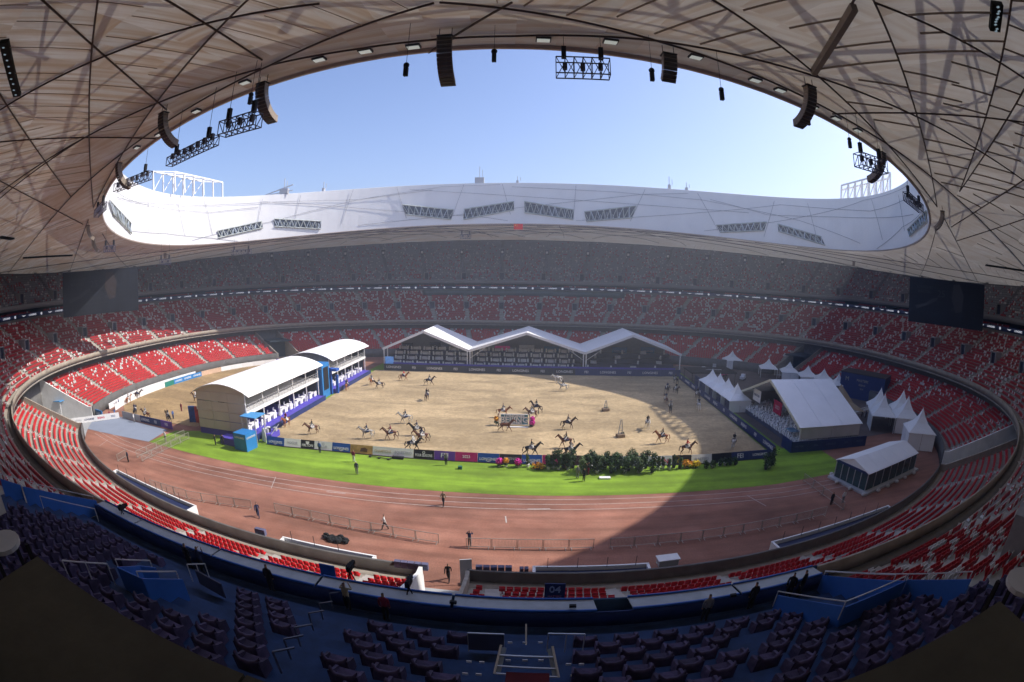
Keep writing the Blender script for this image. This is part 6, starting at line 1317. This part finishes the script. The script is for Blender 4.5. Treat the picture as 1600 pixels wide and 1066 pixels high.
print('covered chairs', cnt)
# blue partition walls and entry wells in the section
blp = mat('blue partition', (.03, .12, .42), .5, .12, .8)
def panelwall(r, tops, h, m=blp, hh=0., name='panel', th=.06):
    for a, b2 in zip(tops[:-1], tops[1:]):
        q = MB(); d = np.array(b2)-np.array(a); n = np.array([-d[1], d[0], 0]); n = n/np.linalg.norm(n)*th/2
        P = [a-n, b2-n, b2-n-[0, 0, h], a-n-[0, 0, h], a+n, b2+n, b2+n-[0, 0, h], a+n-[0, 0, h]]; q.add(P, [(0, 1, 2, 3), (7, 6, 5, 4), (0, 4, 5, 1), (1, 5, 6, 2), (2, 6, 7, 3), (3, 7, 4, 0)]); q.build(name, m, r)
def railing(r, tops, h=.28, post=.9):
    q = MB()
    for a, b2 in zip(tops[:-1], tops[1:]): q.bar(tuple(a), tuple(b2), .045)
    q.build('rail', steel_l, r); 
    for a in tops: q = MB(); q.bar(tuple(a), (a[0], a[1], a[2]-post), .04); q.build('post', steel_l, r)
def well(lbl, walls, rails, h=1.5, hh=1.0):
    r = thing('entry_well', lbl, 'partition')
    for w_ in walls: panelwall(r, [onv(*p, h=hh) for p in w_], h)
    for w_ in rails: railing(r, [onv(*p, h=hh+.25) for p in w_])
well('large blue walled entry well with pale rails at the right end of the covered seats', [[(1286, 899), (1415, 908)], [(1216, 930), (1322, 948), (1416, 907)]], [[(1216, 924), (1322, 940), (1416, 900)], [(1290, 893), (1400, 898)]])
well('blue end wall with a rail between the covered seats and the red seats at right', [[(1418, 906), (1518, 905)]], [[(1290, 892), (1420, 897), (1520, 893)]])
well('small blue entry well with rails among the covered seats at left', [[(183, 886), (218, 884), (243, 887)], [(222, 904), (285, 905)], [(183, 886), (222, 904)]], [[(180, 874), (234, 876)], [(213, 893), (275, 893)]], 1.2, .9)
well('long blue end wall with a rail at the left edge of the covered seats', [[(0, 748), (32, 758)], [(35, 760), (150, 782)]], [[(0, 740), (60, 757), (145, 776)], [(62, 775), (148, 795)]], 1.6, 1.)
for k, (q, lb) in enumerate([([(97, 876), (167, 881)], 'empty rail frame standing beside the left corner of the dark desk'), ([(292, 882), (320, 881)], 'rail frame with a grey panel left of the stairs'), ([(857, 990), (914, 991)], 'short horizontal rail right of the central stairs')]):
    r = thing('rail_frame', lb, 'railing'); A, B = onv(*q[0], h=1.0), onv(*q[1], h=1.0); M_ = (A+B)/2; railing(r, [A, M_, B], post=1.0)
    if k == 1: panelwall(r, [onv(305, 890, h=.9), onv(345, 912, h=.9)], .8, mat('slate grey panel', (.06, .07, .13), .6))
r = thing('screen_panel', 'grey panel with a top rail left of the central stairs', 'panel'); A, B = onv(731, 990, h=1.0), onv(787, 992, h=1.0); panelwall(r, [A, B], .85, mat('slate grey panel', (.06, .07, .13), .6)); railing(r, [A+[0, 0, .03], B+[0, 0, .03]], post=1.0)
# central stair gate
r = thing('stair_gate', 'pale metal gate frame across the central stairs', 'gate'); zz = {}
TL, TR = onv(783, 1008, h=1.15), onv(863, 1010, h=1.15); BL, BR = onv(772, 1056, h=.1), onv(873, 1056, h=.1); BL[1] = BR[1] = (BL[1]+BR[1])/2
q = MB(); q.bar(tuple(TL), tuple(BL), .07); q.build('upright', steel_l, r); q = MB(); q.bar(tuple(TR), tuple(BR), .07); q.build('upright', steel_l, r)
for t in (.35, .72, .98): q = MB(); q.bar(tuple(TL*(1-t)+BL*t), tuple(TR*(1-t)+BR*t), .05); q.build('crossbar', steel_l, r)
for A, s in ((TL, 1), (TR, -1)): q = MB(); q.bar(tuple(A*.85+(BL if s > 0 else BR)*.15+[s*.12, .1, 0]), tuple((BL if s > 0 else BR)+[s*.12, .1, 0]), .14, .04); q.build('side_plate', mat('pale blue plate', (.25, .32, .42), .5), r)
r = thing('handrail_post', 'single pale upright rail in the middle of the central stairs', 'railing'); A = onv(822, 975, h=1.0); B = onv(822, 1008, h=.05); q = MB(); q.bar(tuple(A), tuple(B), .06); q.build('rail', steel_l, r)
for k, (px, py) in enumerate([(797, 1007), (820, 1007), (844, 1007), (794, 1035), (820, 1035), (845, 1035), (733, 1037), (753, 1038), (888, 1041), (908, 1041), (727, 1056), (748, 1057), (895, 1059), (915, 1059)]):
    p = onv(px, py, h=.03); q = MB(); q.box((0, 0, .1), (.17, .03, .09)); q.build('number_plate', white_paint, vip, p)
b = MB(); p = onv(824, 1063, h=0); b.box((p[0], p[1], p[2]+.05), (1.3, .5, .1)); b.build('red_mat', mat('dark red mat', (.09, .01, .015), .9), vip)
for px, py, pc in ((490, 985, 0), (470, 1010, 0), (455, 1030, 0), (440, 1052, 0), (505, 968, 0), (520, 950, 0)):
    p = onv(px, py, h=.05); b = MB(); b.bar((0, 0, 0), (0, .0, .9), .05); b.bar((0, 0, .9), (.25, .7, .55), .05); b.build('stair_rail', mat('dim rail', (.10, .11, .16), .4, metal=.4), vip, p)
# people, cameras and signs along the ledge
def ledge_person(px, py, pose, top, lbl, yaw=90, s=1.0, cap=None, z=9.2, hh=1.68): p = G(px, py, z+hh); person((p[0], p[1], z), yaw, pose, top, 'black', lbl, s, cap)
ledge_person(414, 883, 'stand', 'black', 'person in black leaning at the left part of the ledge'); ledge_person(536, 912, 'film', 'khaki', 'person in dull brown at the video camera on the ledge'); ledge_person(597, 928, 'stand', 'maroon', 'person with dark red top on the ledge left of centre')
ledge_person(1111, 930, 'stand', 'grey', 'person in grey at the right part of the ledge'); ledge_person(1184, 911, 'stand', 'black', 'person in black leaning on the desk at right', 100); ledge_person(1243, 896, 'stand', 'black', 'person in black beside the blue entry well', 60); ledge_person(1262, 892, 'stand', 'black', 'second person in black beside the blue entry well', 120); ledge_person(286, 850, 'stand', 'black', 'person in black at the left end of the ledge'); ledge_person(305, 855, 'film', 'navy', 'person in navy at the left end of the ledge')
def tripod(px, py, lbl, big=1.0):
    p = G(px, py, 10.9); r = thing('video_camera', lbl, 'camera', (p[0], p[1], 9.2), 0); b = MB(); b.box((0, .1, 1.55*big), (.22, .6, .28)); b.box((0, .5, 1.55*big), (.16, .25, .2)); b.box((.0, -.1, 1.78*big), (.1, .3, .1)); b.build('body', black, r)
    for k in range(3): a = 2.1*k; b = MB(); b.bar((0, 0, 1.38*big), (.5*math.cos(a), .5*math.sin(a), 0), .045); b.build('leg', black, r)
tripod(545, 884, 'video camera on a tripod, the taller one left of the ledge centre'); tripod(637, 908, 'video camera on a tripod, the one nearer the white passage'); tripod(187, 787, 'dark broadcast camera at the far left of the ledge', .9)
r = thing('number_sign', 'dark blue sign with the number 04 standing beyond the desk', 'sign'); p = VY(867, 924, 17.95); r.location = tuple(p); b = MB(); b.box((0, 0, 0), (.95, .06, .95)); b.build('plate', navy, r); text(r, '04', (0, -.05, .12), .55, mat('pale blue print', (.35, .45, .7), .6), bold=.01); text(r, 'MASTERS', (0, -.05, -.3), .16, mat('pink print', (.5, .2, .35), .6)); b = MB(); b.bar((0, .0, -.48), (0, 0, -.95), .08); b.build('post', steel, r)
r = thing('small_sign', 'plain blue panel standing beyond the ledge over the red seats', 'sign', tuple(VY(512, 893, 17.9))); b = MB(); b.box((0, 0, 0), (.85, .06, .85)); b.build('plate', blue, r)
for k, (px, py) in enumerate([(708, 941), (895, 947), (1146, 930)]):
    p = G(px, py, 10.3); q = MB(); q.box((0, 0, 0), (.3, .14, .12)); tag(q.build('desk_lamp', black, None, p), 'small black fitting on the desk edge, %s of three' % ('left', 'middle', 'right')[k], 'fitting')
# dark desk before the camera, on its platform
r = thing('camera_desk', 'dark brown board desk filling both bottom corners', 'desk')
for k, (x0, x1) in enumerate(((-2.02, -.78), (-.77, .545), (.555, 1.80))): q = MB(); q.box(((x0+x1)/2, -.28, 22.985), (x1-x0, 1.98, .03)); q.build('board', wood, r)
for x in (-1.9, -.6, .6, 1.7):
    for y in (-1.1, .45): q = MB(); q.bar((x, y, 22.2), (x, y, 22.96), .06); q.build('leg', steel, r)
r = thing('viewing_platform', 'raised platform carrying the desk behind the covered seats', 'platform'); q = MB(); q.box((0, -1.7, 22.1), (9, 4.4, .2)); q.build('deck', concrete_d, r)
for x in (-4, 0, 4): q = MB(); q.bar((x, -.6, 17), (x, -.6, 22), .3); q.build('column', concrete_d, r)
q = MB(); q.tube([(-1.62+.10*math.cos(t*.2)*(1+.15*math.sin(t*.7)), .08+.07*math.sin(t*.2), 23.02+.001*t) for t in range(110)], .008, 6); tag(q.build('cable_coil', black), 'black cable coiled on the dark desk at lower left', 'cable')
for k, (px, py, lb) in enumerate([(14, 856, 'white chair seat peeking in at the left edge'), (1588, 918, 'white chair seat peeking in at the right edge')]):
    p = G(px, py, 22.62); s = -1 if k == 0 else 1; r = thing('plastic_chair', lb, 'chair', (p[0]+s*.12, p[1], 22.2)); q = MB(); q.prism([(.17*math.cos(t)*1.0, .15*math.sin(t)) for t in np.linspace(0, 2*math.pi, 16)[:-1]], .40, .43); q.build('seat', grey_pl, r)
    for a in range(4): q = MB(); q.bar((.16*(-1)**a, .15*(-1)**(a//2), 0), (.16*(-1)**a, .15*(-1)**(a//2), .4), .03); q.build('leg', black, r)
    q = MB(); q.box((s*.26, 0, .66), (.04, .4, .35)); q.build('back', white_pl, r)
# ------------------------------------------------------------------ the air
hz = MB(); hz.box((0, 60, 34.), (1240, 1240, 71.5)); ho = hz.build('haze', None); ho['kind'] = 'stuff'
hm = bpy.data.materials.new('haze'); hm.use_nodes = True; t = hm.node_tree; t.nodes.remove(t.nodes['Principled BSDF']); pvn = t.nodes.new('ShaderNodeVolumePrincipled'); pvn.inputs['Color'].default_value = (.82, .88, 1, 1); pvn.inputs['Density'].default_value = .0014; pvn.inputs['Anisotropy'].default_value = .3
t.links.new(pvn.outputs[0], t.nodes['Material Output'].inputs['Volume']); ho.data.materials.clear(); ho.data.materials.append(hm)
for o in bpy.data.objects:
    if 'label' in o.keys() and len(o['label'].split()) > 16: print('LONG', o['label'])
